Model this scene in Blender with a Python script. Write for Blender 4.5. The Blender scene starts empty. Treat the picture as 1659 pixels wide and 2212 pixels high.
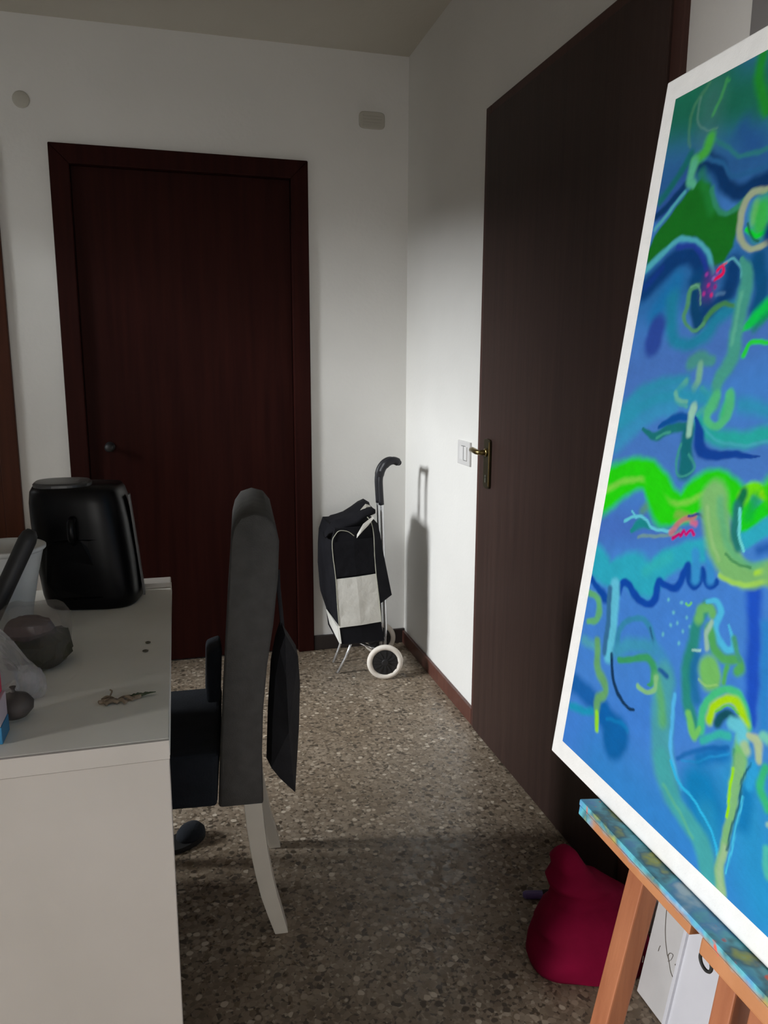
import bpy, bmesh, math, random
import numpy as np
from mathutils import Vector, Matrix, noise
PI = math.pi
R = math.radians
random.seed(7)
SC = bpy.context.scene
C = SC.collection

# ---------------------------------------------------------------- camera, light, exposure
CAM_H = 1.27
cam_d = bpy.data.cameras.new('camera')
cam = bpy.data.objects.new('camera', cam_d); C.objects.link(cam)
cam_d.sensor_fit = 'HORIZONTAL'; cam_d.sensor_width = 36.0
cam_d.lens = 1655.0 / 1659.0 * 36.0
cam_d.clip_start = 0.02
cam.matrix_world = (Matrix.Translation((0, 0, CAM_H)) @ Matrix.Rotation(-R(15.1), 4, 'Z')
                    @ Matrix.Rotation(R(90 - 10.5), 4, 'X') @ Matrix.Rotation(R(0.2), 4, 'Z'))
SC.camera = cam

w = bpy.data.worlds.new('sky'); SC.world = w; w.use_nodes = True
w.node_tree.nodes['Background'].inputs[0].default_value = (0.62, 0.72, 0.85, 1)
w.node_tree.nodes['Background'].inputs[1].default_value = 0.12

def window_light(name, loc, size, power, col, target):
    l = bpy.data.lights.new(name, 'AREA'); l.shape = 'RECTANGLE'
    l.size, l.size_y = size; l.energy = power; l.color = col
    o = bpy.data.objects.new(name, l); C.objects.link(o); o.location = loc
    o.rotation_euler = (Vector(target) - Vector(loc)).to_track_quat('-Z', 'Z').to_euler()
    return o
# daylight from outside, aimed by the shadows, through the added side and rear openings
window_light('daylight_far', (-5.0, 1.90, 2.9), (1.0, 2.6), 960, (0.95, 0.98, 1.0), (1.0, 2.7, 0.6))
window_light('daylight_near', (-4.6, 0.0, 1.05), (1.5, 0.7), 262, (1.0, 0.98, 0.97), (0.5, 0.7, 0.9))
window_light('daylight_rear', (-0.8, -4.6, 1.0), (1.5, 1.1), 42, (1.0, 0.97, 0.93), (-0.2, 1.5, 0.6))

vs = SC.view_settings
vs.view_transform = 'Standard'; vs.look = 'None'; vs.gamma = 1.0; vs.use_curve_mapping = False
vs.exposure = 0.0

# ---------------------------------------------------------------- materials
def srgb(*c):
    return tuple(((x/255)/12.92 if x/255 <= 0.04045 else ((x/255+0.055)/1.055)**2.4) for x in c) + (1,)
def mat(name, col=(0.5,0.5,0.5,1), rough=0.6, metal=0.0, coat=0.0, trans=0.0, alpha=1.0, spec=0.5, sheen=0.0):
    m = bpy.data.materials.new(name); m.use_nodes = True
    b = m.node_tree.nodes['Principled BSDF']
    b.inputs['Base Color'].default_value = col
    b.inputs['Roughness'].default_value = rough
    b.inputs['Metallic'].default_value = metal
    b.inputs['Coat Weight'].default_value = coat
    b.inputs['Transmission Weight'].default_value = trans
    b.inputs['Alpha'].default_value = alpha
    b.inputs['Specular IOR Level'].default_value = spec
    b.inputs['Sheen Weight'].default_value = sheen
    return m
def nd(m, t, **kw):
    n = m.node_tree.nodes.new(t)
    for k, v in kw.items():
        if k in n.inputs: n.inputs[k].default_value = v
        else: setattr(n, k, v)
    return n
def lk(m, a, b): m.node_tree.links.new(a, b)
def ramp(m, stops, interp='LINEAR'):
    n = nd(m, 'ShaderNodeValToRGB'); cr = n.color_ramp; cr.interpolation = interp
    while len(cr.elements) < len(stops): cr.elements.new(0.5)
    for e, (p, c) in zip(cr.elements, stops): e.position = p; e.color = c
    return n
def coords(m, scale=(1,1,1)):
    tc = nd(m, 'ShaderNodeTexCoord'); mp = nd(m, 'ShaderNodeMapping')
    mp.inputs['Scale'].default_value = scale
    lk(m, tc.outputs['Object'], mp.inputs['Vector']); return mp.outputs[0]
def noisy(name, c1, c2, scale=8, rough=0.6, bump=0.0, bscale=None, stretch=(1,1,1), detail=4, **kw):
    """principled with noise-mixed colour and a little relief"""
    m = mat(name, c1, rough, **kw); b = m.node_tree.nodes['Principled BSDF']
    v = coords(m, stretch)
    n = nd(m, 'ShaderNodeTexNoise', Scale=scale, Detail=detail); lk(m, v, n.inputs['Vector'])
    r = ramp(m, [(0.3, c1), (0.7, c2)]); lk(m, n.outputs['Fac'], r.inputs[0]); lk(m, r.outputs[0], b.inputs['Base Color'])
    if bump:
        n2 = nd(m, 'ShaderNodeTexNoise', Scale=bscale or scale*4, Detail=5); lk(m, v, n2.inputs['Vector'])
        bp = nd(m, 'ShaderNodeBump', Strength=bump, Distance=0.004); lk(m, n2.outputs['Fac'], bp.inputs['Height'])
        lk(m, bp.outputs[0], b.inputs['Normal'])
    return m

M = {}
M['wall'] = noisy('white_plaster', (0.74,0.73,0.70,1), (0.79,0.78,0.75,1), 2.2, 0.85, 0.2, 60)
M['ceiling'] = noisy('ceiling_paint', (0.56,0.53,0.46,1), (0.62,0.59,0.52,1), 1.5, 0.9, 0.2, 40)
def wood(name, c1, c2, rough, stretch=(14,14,0.7), **kw):
    return noisy(name, c1, c2, 3.0, rough, 0.08, 12, stretch, 6, **kw)
M['door_back'] = wood('mahogany_far_door', (0.019,0.0040,0.0032,1), (0.030,0.0068,0.0050,1), 0.55, spec=0.07)
M['door_right'] = wood('dark_brown_door', (0.034,0.019,0.016,1), (0.046,0.026,0.021,1), 0.5, spec=0.22)
M['door_frame_right'] = wood('brown_door_frame', (0.060,0.026,0.021,1), (0.075,0.034,0.027,1), 0.5, spec=0.22)
M['door_left'] = wood('red_brown_wood', (0.045,0.012,0.005,1), (0.068,0.019,0.008,1), 0.5, spec=0.15)
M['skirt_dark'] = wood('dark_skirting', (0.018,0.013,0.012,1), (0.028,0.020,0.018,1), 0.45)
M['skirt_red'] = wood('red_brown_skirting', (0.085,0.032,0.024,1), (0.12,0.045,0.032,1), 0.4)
M['grey_door'] = noisy('grey_door_paint', (0.22,0.21,0.21,1), (0.25,0.24,0.24,1), 4, 0.6)
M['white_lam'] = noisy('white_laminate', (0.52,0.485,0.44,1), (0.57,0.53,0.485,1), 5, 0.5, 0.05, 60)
M['desk_top'] = noisy('worn_table_top', (0.80,0.775,0.70,1), (0.86,0.835,0.76,1), 7, 0.55, 0.05, 60)
M['black_gloss'] = mat('black_gloss_plastic', (0.002,0.002,0.0025,1), 0.34, spec=0.2)
M['black_matt'] = mat('black_matt_plastic', (0.012,0.012,0.013,1), 0.55)
M['lid_grey'] = mat('dark_grey_lid', (0.05,0.05,0.05,1), 0.35)
M['steel'] = mat('brushed_steel', (0.55,0.55,0.56,1), 0.28, 1.0)
M['chrome'] = mat('chrome', (0.8,0.82,0.85,1), 0.25, 0.75)
M['brass'] = noisy('aged_brass', (0.20,0.15,0.06,1), (0.34,0.26,0.11,1), 40, 0.3, metal=1.0)
M['brass_plate'] = mat('dark_brass_plate', (0.05,0.04,0.02,1), 0.45, 0.8)
M['key'] = mat('keyhole_metal', (0.35,0.38,0.32,1), 0.3, 0.8)
M['fabric_chair'] = noisy('charcoal_slipcover', (0.085,0.083,0.080,1), (0.108,0.106,0.102,1), 30, 0.95, 0.3, 300, spec=0.15)
M['fabric_navy'] = noisy('black_navy_cloth', (0.006,0.009,0.014,1), (0.012,0.016,0.024,1), 20, 0.95, 0.3, 200)
M['fabric_bag'] = noisy('dark_slate_cloth', (0.028,0.028,0.032,1), (0.042,0.042,0.048,1), 15, 0.9, 0.3, 150, spec=0.2)
M['cream'] = noisy('cream_painted_wood', (0.62,0.58,0.50,1), (0.68,0.64,0.56,1), 10, 0.5, 0.06, 40)
M['bag_black'] = noisy('black_nylon', (0.006,0.006,0.008,1), (0.011,0.011,0.014,1), 12, 0.85, 0.5, 40, spec=0.15)
M['bag_white'] = noisy('off_white_nylon', (0.66,0.65,0.60,1), (0.76,0.75,0.70,1), 14, 0.7, 0.6, 30)
M['piping'] = mat('white_piping', (0.42,0.42,0.34,1), 0.6)
M['grip'] = mat('black_foam_grip', (0.012,0.012,0.016,1), 0.5)
M['tyre'] = noisy('cream_wheel_rim', (0.74,0.68,0.60,1), (0.82,0.77,0.70,1), 30, 0.6, 0.1)
M['plate'] = mat('switch_plate', (0.62,0.61,0.60,1), 0.5)
M['switchkey'] = mat('switch_rocker', (0.70,0.69,0.68,1), 0.45)
M['groove'] = mat('switch_groove', (0.16,0.16,0.16,1), 0.6)
M['vent'] = mat('vent_cover_plastic', (0.50,0.48,0.42,1), 0.8)
M['frame_white'] = noisy('white_canvas_edge', (0.80,0.81,0.80,1), (0.85,0.86,0.85,1), 60, 0.8, 0.2, 400)
M['easel'] = noisy('easel_beech', (0.30,0.10,0.042,1), (0.40,0.15,0.068,1), 3, 0.5, 0.1, 14, (16,16,1.2), 6)
M['board'] = noisy('white_board', (0.50,0.50,0.50,1), (0.58,0.575,0.575,1), 9, 0.7, 0.15, 60)
M['board_b'] = noisy('cool_white_board', (0.57,0.58,0.63,1), (0.62,0.63,0.68,1), 9, 0.6, 0.05, 60)
M['pencil'] = mat('pencil_line', (0.14,0.12,0.10,1), 0.8)
M['magenta'] = noisy('crimson_cloth', (0.20,0.0012,0.028,1), (0.27,0.002,0.040,1), 8, 0.85, 0.3, 60, spec=0.15)
M['purple'] = mat('purple_plastic', (0.13,0.09,0.26,1), 0.4)
M['clear'] = mat('clear_crumpled_plastic', (0.80,0.78,0.80,1), 0.22, trans=0.75, alpha=0.55)
M['tubwall'] = mat('clear_tub_plastic', (0.50,0.45,0.42,1), 0.25, trans=0.6, alpha=0.25)
M['greens'] = noisy('dark_olive_leaves', (0.020,0.024,0.009,1), (0.060,0.052,0.030,1), 25, 0.8, 0.5, 60)
M['purplefood'] = noisy('dull_maroon_leaves', (0.075,0.045,0.045,1), (0.12,0.075,0.07,1), 25, 0.8, 0.4, 60)
M['onion'] = noisy('dark_brown_skin', (0.06,0.05,0.045,1), (0.10,0.08,0.07,1), 14, 0.6, 0.2)
M['cup'] = noisy('milky_plastic', (0.66,0.68,0.67,1), (0.74,0.76,0.75,1), 10, 0.45)
M['twig'] = noisy('dry_brown_stem', (0.16,0.11,0.07,1), (0.30,0.23,0.16,1), 60, 0.9, 0.5, 200)
M['leaf'] = noisy('dry_green_leaf', (0.035,0.05,0.025,1), (0.10,0.12,0.06,1), 70, 0.85, 0.5, 200)
M['crumb'] = mat('brown_crumb', (0.10,0.09,0.06,1), 0.9)
M['pink'] = mat('carton_red', (0.60,0.03,0.09,1), 0.5)
M['cartonwhite'] = mat('carton_white', (0.62,0.52,0.56,1), 0.5)
M['cartonblue'] = mat('carton_blue', (0.03,0.22,0.42,1), 0.5)
M['shutter'] = mat('grey_shutter', (0.35,0.34,0.32,1), 0.6)
M['rubber'] = mat('black_rubber', (0.01,0.01,0.01,1), 0.7)

# terrazzo floor: marble chips set in dark brown-grey cement
def terrazzo():
    m = mat('terrazzo', rough=0.3, spec=0.45); b = m.node_tree.nodes['Principled BSDF']
    v = coords(m)
    nz = nd(m, 'ShaderNodeTexNoise', Scale=30.0, Detail=3); lk(m, v, nz.inputs['Vector'])
    mixv = nd(m, 'ShaderNodeVectorMath', operation='MULTIPLY_ADD')
    lk(m, nz.outputs['Color'], mixv.inputs[0]); mixv.inputs[1].default_value = (0.012,0.012,0.012); lk(m, v, mixv.inputs[2])
    big = nd(m, 'ShaderNodeTexVoronoi', Scale=62.0); lk(m, mixv.outputs[0], big.inputs['Vector'])
    small = nd(m, 'ShaderNodeTexVoronoi', Scale=150.0); lk(m, mixv.outputs[0], small.inputs['Vector'])
    sepb = nd(m, 'ShaderNodeSeparateColor'); lk(m, big.outputs['Color'], sepb.inputs[0])
    seps = nd(m, 'ShaderNodeSeparateColor'); lk(m, small.outputs['Color'], seps.inputs[0])
    chip = ramp(m, [(0.0,(0.035,0.026,0.018,1)),(0.10,(0.21,0.17,0.13,1)),(0.34,(0.31,0.265,0.215,1)),
                    (0.62,(0.38,0.325,0.265,1)),(0.84,(0.54,0.48,0.41,1)),(0.95,(0.80,0.75,0.67,1))], 'CONSTANT')
    lk(m, sepb.outputs[0], chip.inputs[0])
    grit = ramp(m, [(0.0,(0.06,0.046,0.034,1)),(0.2,(0.25,0.205,0.16,1)),(0.7,(0.36,0.31,0.255,1)),(0.93,(0.55,0.50,0.43,1))], 'CONSTANT')
    lk(m, seps.outputs[0], grit.inputs[0])
    edge = ramp(m, [(0.40,(1,1,1,1)),(0.55,(0,0,0,1))]); lk(m, big.outputs['Distance'], edge.inputs[0])
    mx = nd(m, 'ShaderNodeMix', data_type='RGBA')
    lk(m, edge.outputs[0], mx.inputs[0]); lk(m, grit.outputs[0], mx.inputs[6]); lk(m, chip.outputs[0], mx.inputs[7])
    st = nd(m, 'ShaderNodeTexNoise', Scale=3.0, Detail=5); lk(m, v, st.inputs['Vector'])
    str_ = ramp(m, [(0.3,(0.70,0.62,0.52,1)),(0.7,(1,0.96,0.90,1))]); lk(m, st.outputs['Fac'], str_.inputs[0])
    mul = nd(m, 'ShaderNodeMix', data_type='RGBA', blend_type='MULTIPLY'); mul.inputs[0].default_value = 1
    lk(m, mx.outputs[2], mul.inputs[6]); lk(m, str_.outputs[0], mul.inputs[7])
    bl = nd(m, 'ShaderNodeMix', data_type='RGBA'); bl.inputs[0].default_value = 0.25; bl.inputs[7].default_value = (0.265,0.215,0.160,1)
    lk(m, mul.outputs[2], bl.inputs[6]); lk(m, bl.outputs[2], b.inputs['Base Color'])
    rr = nd(m, 'ShaderNodeMapRange'); rr.inputs[3].default_value = 0.22; rr.inputs[4].default_value = 0.55
    lk(m, sepb.outputs[1], rr.inputs[0]); lk(m, rr.outputs[0], b.inputs['Roughness'])
    bp = nd(m, 'ShaderNodeBump', Strength=0.5, Distance=0.0012); lk(m, seps.outputs[1], bp.inputs['Height']); lk(m, bp.outputs[0], b.inputs['Normal'])
    return m
M['floor'] = terrazzo()

# paint-smeared beech of the easel ledge: blue and teal paint along the top edge and at the far end
def painted_ledge():
    m = noisy('paint_smeared_wood', (0.42,0.17,0.065,1), (0.52,0.23,0.10,1), 12, 0.55, 0.3, 60)
    nt = m.node_tree; b = nt.nodes['Principled BSDF']
    base = b.inputs['Base Color'].links[0].from_socket
    tc = nd(m, 'ShaderNodeTexCoord'); sep = nd(m, 'ShaderNodeSeparateXYZ'); lk(m, tc.outputs['Object'], sep.inputs[0])
    nz = nd(m, 'ShaderNodeTexNoise', Scale=28.0, Detail=4, Roughness=0.65); lk(m, tc.outputs['Object'], nz.inputs['Vector'])
    # height term (local z: 0 bottom .. 0.028 top) and end term (local y: 0 at the far end)
    h = nd(m, 'ShaderNodeMapRange'); lk(m, sep.outputs[2], h.inputs[0]); h.inputs[1].default_value = 0.003; h.inputs[2].default_value = 0.018
    e = nd(m, 'ShaderNodeMapRange'); lk(m, sep.outputs[1], e.inputs[0]); e.inputs[1].default_value = -0.06; e.inputs[2].default_value = -0.01
    mx = nd(m, 'ShaderNodeMath', operation='MAXIMUM'); lk(m, h.outputs[0], mx.inputs[0]); lk(m, e.outputs[0], mx.inputs[1])
    ad = nd(m, 'ShaderNodeMath', operation='ADD'); lk(m, mx.outputs[0], ad.inputs[0]); lk(m, nz.outputs['Fac'], ad.inputs[1])
    fac = ramp(m, [(0.0,(0,0,0,1)),(0.5,(1,1,1,1))]); sub = nd(m, 'ShaderNodeMath', operation='SUBTRACT'); sub.inputs[1].default_value = 0.85
    lk(m, ad.outputs[0], sub.inputs[0]); lk(m, sub.outputs[0], fac.inputs[0])
    n2 = nd(m, 'ShaderNodeTexNoise', Scale=22.0, Detail=3); mp = nd(m, 'ShaderNodeMapping'); mp.inputs['Location'].default_value = (3,5,1)
    lk(m, tc.outputs['Object'], mp.inputs[0]); lk(m, mp.outputs[0], n2.inputs['Vector'])
    paint = ramp(m, [(0.30,(0.45,0.62,0.72,1)),(0.42,(0.10,0.36,0.62,1)),(0.50,(0.12,0.50,0.60,1)),(0.58,(0.07,0.22,0.26,1)),(0.66,(0.40,0.45,0.10,1)),(0.75,(0.2,0.5,0.55,1))])
    lk(m, n2.outputs['Fac'], paint.inputs[0])
    o = nd(m, 'ShaderNodeMix', data_type='RGBA'); lk(m, fac.outputs[0], o.inputs[0]); lk(m, base, o.inputs[6]); lk(m, paint.outputs[0], o.inputs[7])
    # a few coral dabs
    n3 = nd(m, 'ShaderNodeTexNoise', Scale=35.0); mp3 = nd(m, 'ShaderNodeMapping'); mp3.inputs['Location'].default_value = (9,2,7)
    lk(m, tc.outputs['Object'], mp3.inputs[0]); lk(m, mp3.outputs[0], n3.inputs['Vector'])
    f3 = ramp(m, [(0.68,(0,0,0,1)),(0.72,(1,1,1,1))]); lk(m, n3.outputs['Fac'], f3.inputs[0])
    o2 = nd(m, 'ShaderNodeMix', data_type='RGBA'); lk(m, f3.outputs[0], o2.inputs[0]); lk(m, o.outputs[2], o2.inputs[6]); o2.inputs[7].default_value = (0.75,0.13,0.08,1)
    lk(m, o2.outputs[2], b.inputs['Base Color'])
    return m
M['ledge'] = painted_ledge()

# ---------------------------------------------------------------- object helpers
def thing(name, label, cat, loc=(0,0,0), group=None):
    o = bpy.data.objects.new(name, None); C.objects.link(o); o.empty_display_size = 0.05
    o.location = loc; o['label'] = label; o['category'] = cat
    if group: o['group'] = group
    return o
def tag(o, label, cat, group=None):
    o['label'] = label; o['category'] = cat
    if group: o['group'] = group
    return o
def wloc(p):
    v = Vector((0,0,0))
    while p: v = v + p.location; p = p.parent
    return v
def put(name, bm, m, parent=None, origin=None, smooth=False, bevel=0.0, seg=2, kind=None, label=None):
    """bm holds world coordinates; the object is given its own origin (or its parent's)"""
    if bevel > 0:
        bmesh.ops.bevel(bm, geom=list(bm.edges), offset=bevel, segments=seg, profile=0.6, affect='EDGES', clamp_overlap=True)
    bmesh.ops.recalc_face_normals(bm, faces=bm.faces)
    base = wloc(parent) if parent else Vector((0,0,0))
    if origin is None: org = base if parent else Vector((0,0,0))
    else: org = Vector(origin)
    bmesh.ops.translate(bm, verts=bm.verts, vec=-org)
    me = bpy.data.meshes.new(name); bm.to_mesh(me); bm.free()
    for mm in (m if isinstance(m, (list, tuple)) else [m]): me.materials.append(mm)
    if smooth:
        for p in me.polygons: p.use_smooth = True
    o = bpy.data.objects.new(name, me); C.objects.link(o)
    if parent: o.parent = parent
    o.location = org - base
    if kind: o['kind'] = kind
    if label: o['label'] = label
    return o
def B(): return bmesh.new()
def box(bm, x0, x1, y0, y1, z0, z1, mi=0):
    v = [bm.verts.new(p) for p in [(x0,y0,z0),(x1,y0,z0),(x1,y1,z0),(x0,y1,z0),(x0,y0,z1),(x1,y0,z1),(x1,y1,z1),(x0,y1,z1)]]
    for f in [(0,3,2,1),(4,5,6,7),(0,1,5,4),(1,2,6,5),(2,3,7,6),(3,0,4,7)]:
        bm.faces.new([v[i] for i in f]).material_index = mi
    return bm
def hexa(bm, pts):
    """8 points: bottom ring of 4, top ring of 4"""
    v = [bm.verts.new(p) for p in pts]
    for f in [(0,3,2,1),(4,5,6,7),(0,1,5,4),(1,2,6,5),(2,3,7,6),(3,0,4,7)]: bm.faces.new([v[i] for i in f])
    return bm
def loft(bm, rings, closed=True, caps=True):
    vs = [[bm.verts.new(p) for p in r] for r in rings]; n = len(rings[0])
    for a, b in zip(vs, vs[1:]):
        for i in range(n if closed else n-1):
            j = (i+1) % n; bm.faces.new([a[i], a[j], b[j], b[i]])
    if caps:
        bm.faces.new(vs[0][::-1]); bm.faces.new(vs[-1])
    return bm
def tube(bm, pts, rad, n=10, flat=1.0):
    pts = [Vector(p) for p in pts]; rings = []; up = None
    for i, p in enumerate(pts):
        d = (pts[min(i+1, len(pts)-1)] - pts[max(i-1, 0)]).normalized()
        if up is None:
            up = Vector((0,0,1)) if abs(d.z) < 0.9 else Vector((0,1,0))
        a = d.cross(up).normalized(); up2 = a.cross(d).normalized(); up = up2
        if isinstance(rad, (list, tuple)):
            q = i/(len(pts)-1)*(len(rad)-1); q0 = min(int(q), len(rad)-2); r = rad[q0]+(rad[q0+1]-rad[q0])*(q-q0)
        else: r = rad
        rings.append([p + r*(math.cos(t)*a + flat*math.sin(t)*up2) for t in [2*PI*k/n for k in range(n)]])
    return loft(bm, rings)
def smooth_path(pts, k=6):
    """Catmull-Rom through the points"""
    P = [Vector(p) for p in pts]; P = [2*P[0]-P[1]] + P + [2*P[-1]-P[-2]]; out = []
    for i in range(1, len(P)-2):
        for j in range(k):
            t = j/k
            out.append(0.5*((2*P[i]) + (P[i+1]-P[i-1])*t + (2*P[i-1]-5*P[i]+4*P[i+1]-P[i+2])*t*t + (3*P[i]-P[i-1]-3*P[i+1]+P[i+2])*t**3))
    out.append(P[-2]); return out
def lathe(bm, prof, c, n=28, axis='Z'):
    rings = []
    for r, h in prof:
        ring = []
        for k in range(n):
            t = 2*PI*k/n; a, b = r*math.cos(t), r*math.sin(t)
            ring.append(Vector(c) + (Vector((a, b, h)) if axis == 'Z' else Vector((h, a, b)) if axis == 'X' else Vector((a, h, b))))
        rings.append(ring)
    return loft(bm, rings)
def superell(cx, cy, rx, ry, z, n=36, e=4.0, rot=0.0):
    out = []
    for k in range(n):
        t = 2*PI*k/n; c, s = math.cos(t), math.sin(t)
        x = rx*math.copysign(abs(c)**(2/e), c); y = ry*math.copysign(abs(s)**(2/e), s)
        out.append(Vector((cx + x*math.cos(rot) - y*math.sin(rot), cy + x*math.sin(rot) + y*math.cos(rot), z)))
    return out
def jitter(bm, amp, freq, seed=0.0):
    for v in bm.verts:
        q = v.co*freq + Vector((seed, seed*1.7, seed*0.3))
        v.co += amp*noise.noise_vector(q)

# ---------------------------------------------------------------- the setting
XR, YB, ZC, XL, YF = 1.0, 3.332, 2.55, -1.6, -2.0
def struct(name, bm, m, **kw): return put(name, bm, m, kind='structure', **kw)
struct('floor', box(B(), XL-0.2, XR+0.2, YF-0.2, YB+0.2, -0.1, 0), M['floor'])
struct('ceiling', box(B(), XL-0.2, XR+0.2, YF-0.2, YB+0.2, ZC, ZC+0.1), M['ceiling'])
# back wall with the recess of the far door
bm = B(); D1 = (-0.425, 0.566, 2.112)     # outer frame of the far door
box(bm, XL, D1[0]+0.03, YB, YB+0.15, 0, ZC); box(bm, D1[1]-0.03, XR+0.15, YB, YB+0.15, 0, ZC); box(bm, D1[0]+0.03, D1[1]-0.03, YB, YB+0.15, D1[2]-0.03, ZC)
struct('wall_back', bm, M['wall'])
# right wall: plain piece, opening for the near door, piece beyond it
D2 = (1.432, 2.434, 2.081)
bm = B()
box(bm, XR, XR+0.15, D2[1]-0.03, YB, 0, ZC); box(bm, XR, XR+0.15, D2[0]+0.03, D2[1]-0.03, D2[2]-0.03, ZC); box(bm, XR, XR+0.15, 1.255, D2[0]+0.03, 0, ZC)
box(bm, XR, XR+0.15, 0.30, 1.255, 2.35, ZC); box(bm, XR, XR+0.15, YF, 0.30, 0, ZC)
struct('wall_right', bm, M['wall'])
bm = B(); box(bm, XL, -1.45, YF-0.15, YF, 0, ZC); box(bm, 0.3, XR+0.15, YF-0.15, YF, 0, ZC); box(bm, -1.45, 0.3, YF-0.15, YF, 1.6, ZC)  # rear opening added to let in light from behind the camera
struct('wall_front', bm, M['wall'])
# left wall, unseen; its two openings and shutters are added to shape the daylight
bm = B(); W1 = (2.10, 2.74); W2 = (-1.3, 0.80); ZO = 2.2
for a, b in ((YF, W2[0]), (W2[1], W1[0]), (W1[1], YB+0.15)): box(bm, XL-0.15, XL, a, b, 0, ZC)
for a, b in (W1, W2): box(bm, XL-0.15, XL, a, b, ZO, ZC)
box(bm, XL-0.15, XL, 2.40, W1[1], 0, 0.4)  # added low sill, unseen, keeps light off the floor along the back wall
struct('wall_left', bm, M['wall'])
for k, (a, b, zs) in enumerate(((W1[0], W1[1], 2.15), (W2[0], W2[1], 1.43))):
    bm = B(); box(bm, XL-0.13, XL-0.07, a, a+0.05, 0, ZO); box(bm, XL-0.13, XL-0.07, b-0.05, b, 0, ZO); box(bm, XL-0.13, XL-0.07, a+0.05, b-0.05, ZO-0.05, ZO)
    wdw = struct('added_window_%d' % (k+1), bm, M['cream'])
    first = None; z = ZO-0.05; i = 0
    while z > zs:
        if first is None:
            bs = B(); box(bs, XL-0.11, XL-0.098, a+0.05, b-0.05, z-0.046, z); first = put('shutter_slat', bs, M['shutter'], wdw)
        else:
            c = first.copy(); C.objects.link(c); c.parent = wdw; c.location = first.location + Vector((0,0,-0.048*i))
        z -= 0.048; i += 1

struct('light_blocker_1', box(B(), -4.5, XL-0.16, 1.28, 1.36, -0.1, 2.6), M['wall'])   # added unseen blocker: stops the near daylight entering through the far opening

# skirting boards
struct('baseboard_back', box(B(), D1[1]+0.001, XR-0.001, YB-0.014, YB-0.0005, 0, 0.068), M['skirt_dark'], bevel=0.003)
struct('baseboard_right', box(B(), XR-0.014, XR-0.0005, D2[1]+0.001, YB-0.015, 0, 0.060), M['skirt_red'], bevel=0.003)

# far door in the back wall
def door_frame_back(x0, x1, z1, w, mt, name):
    bm = B()
    hexa(bm, [(x0,YB-0.018,0),(x0+w,YB-0.018,0),(x0+w,YB+0.06,0),(x0,YB+0.06,0),(x0,YB-0.018,z1),(x0+w,YB-0.018,z1-w),(x0+w,YB+0.06,z1-w),(x0,YB+0.06,z1)])
    hexa(bm, [(x1-w,YB-0.018,0),(x1,YB-0.018,0),(x1,YB+0.06,0),(x1-w,YB+0.06,0),(x1-w,YB-0.018,z1-w),(x1,YB-0.018,z1),(x1,YB+0.06,z1),(x1-w,YB+0.06,z1-w)])
    hexa(bm, [(x0+w,YB-0.018,z1-w),(x1-w,YB-0.018,z1-w),(x1-w,YB+0.06,z1-w),(x0+w,YB+0.06,z1-w),(x0,YB-0.018,z1),(x1,YB-0.018,z1),(x1,YB+0.06,z1),(x0,YB+0.06,z1)])
    return bm
LINES_A = [[(1.1748, 0.2162), (1.1628, 0.1688), (1.1468, 0.137), (1.1345, 0.1233), (1.1197, 0.1062), (1.0925, 0.1002)],
[(1.1372, 0.1211), (1.1303, 0.1296), (1.1283, 0.1416), (1.1361, 0.1397), (1.1395, 0.1311), (1.1334, 0.1227)],
[(1.1662, 0.1319), (1.1673, 0.1265), (1.168, 0.1185)],
[(1.1068, 0.1402), (1.1177, 0.1298), (1.1092, 0.1295), (1.1148, 0.1161), (1.1008, 0.1235), (1.1004, 0.1339)],
[(1.2041, 0.0787), (1.2026, 0.0645)]]
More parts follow.
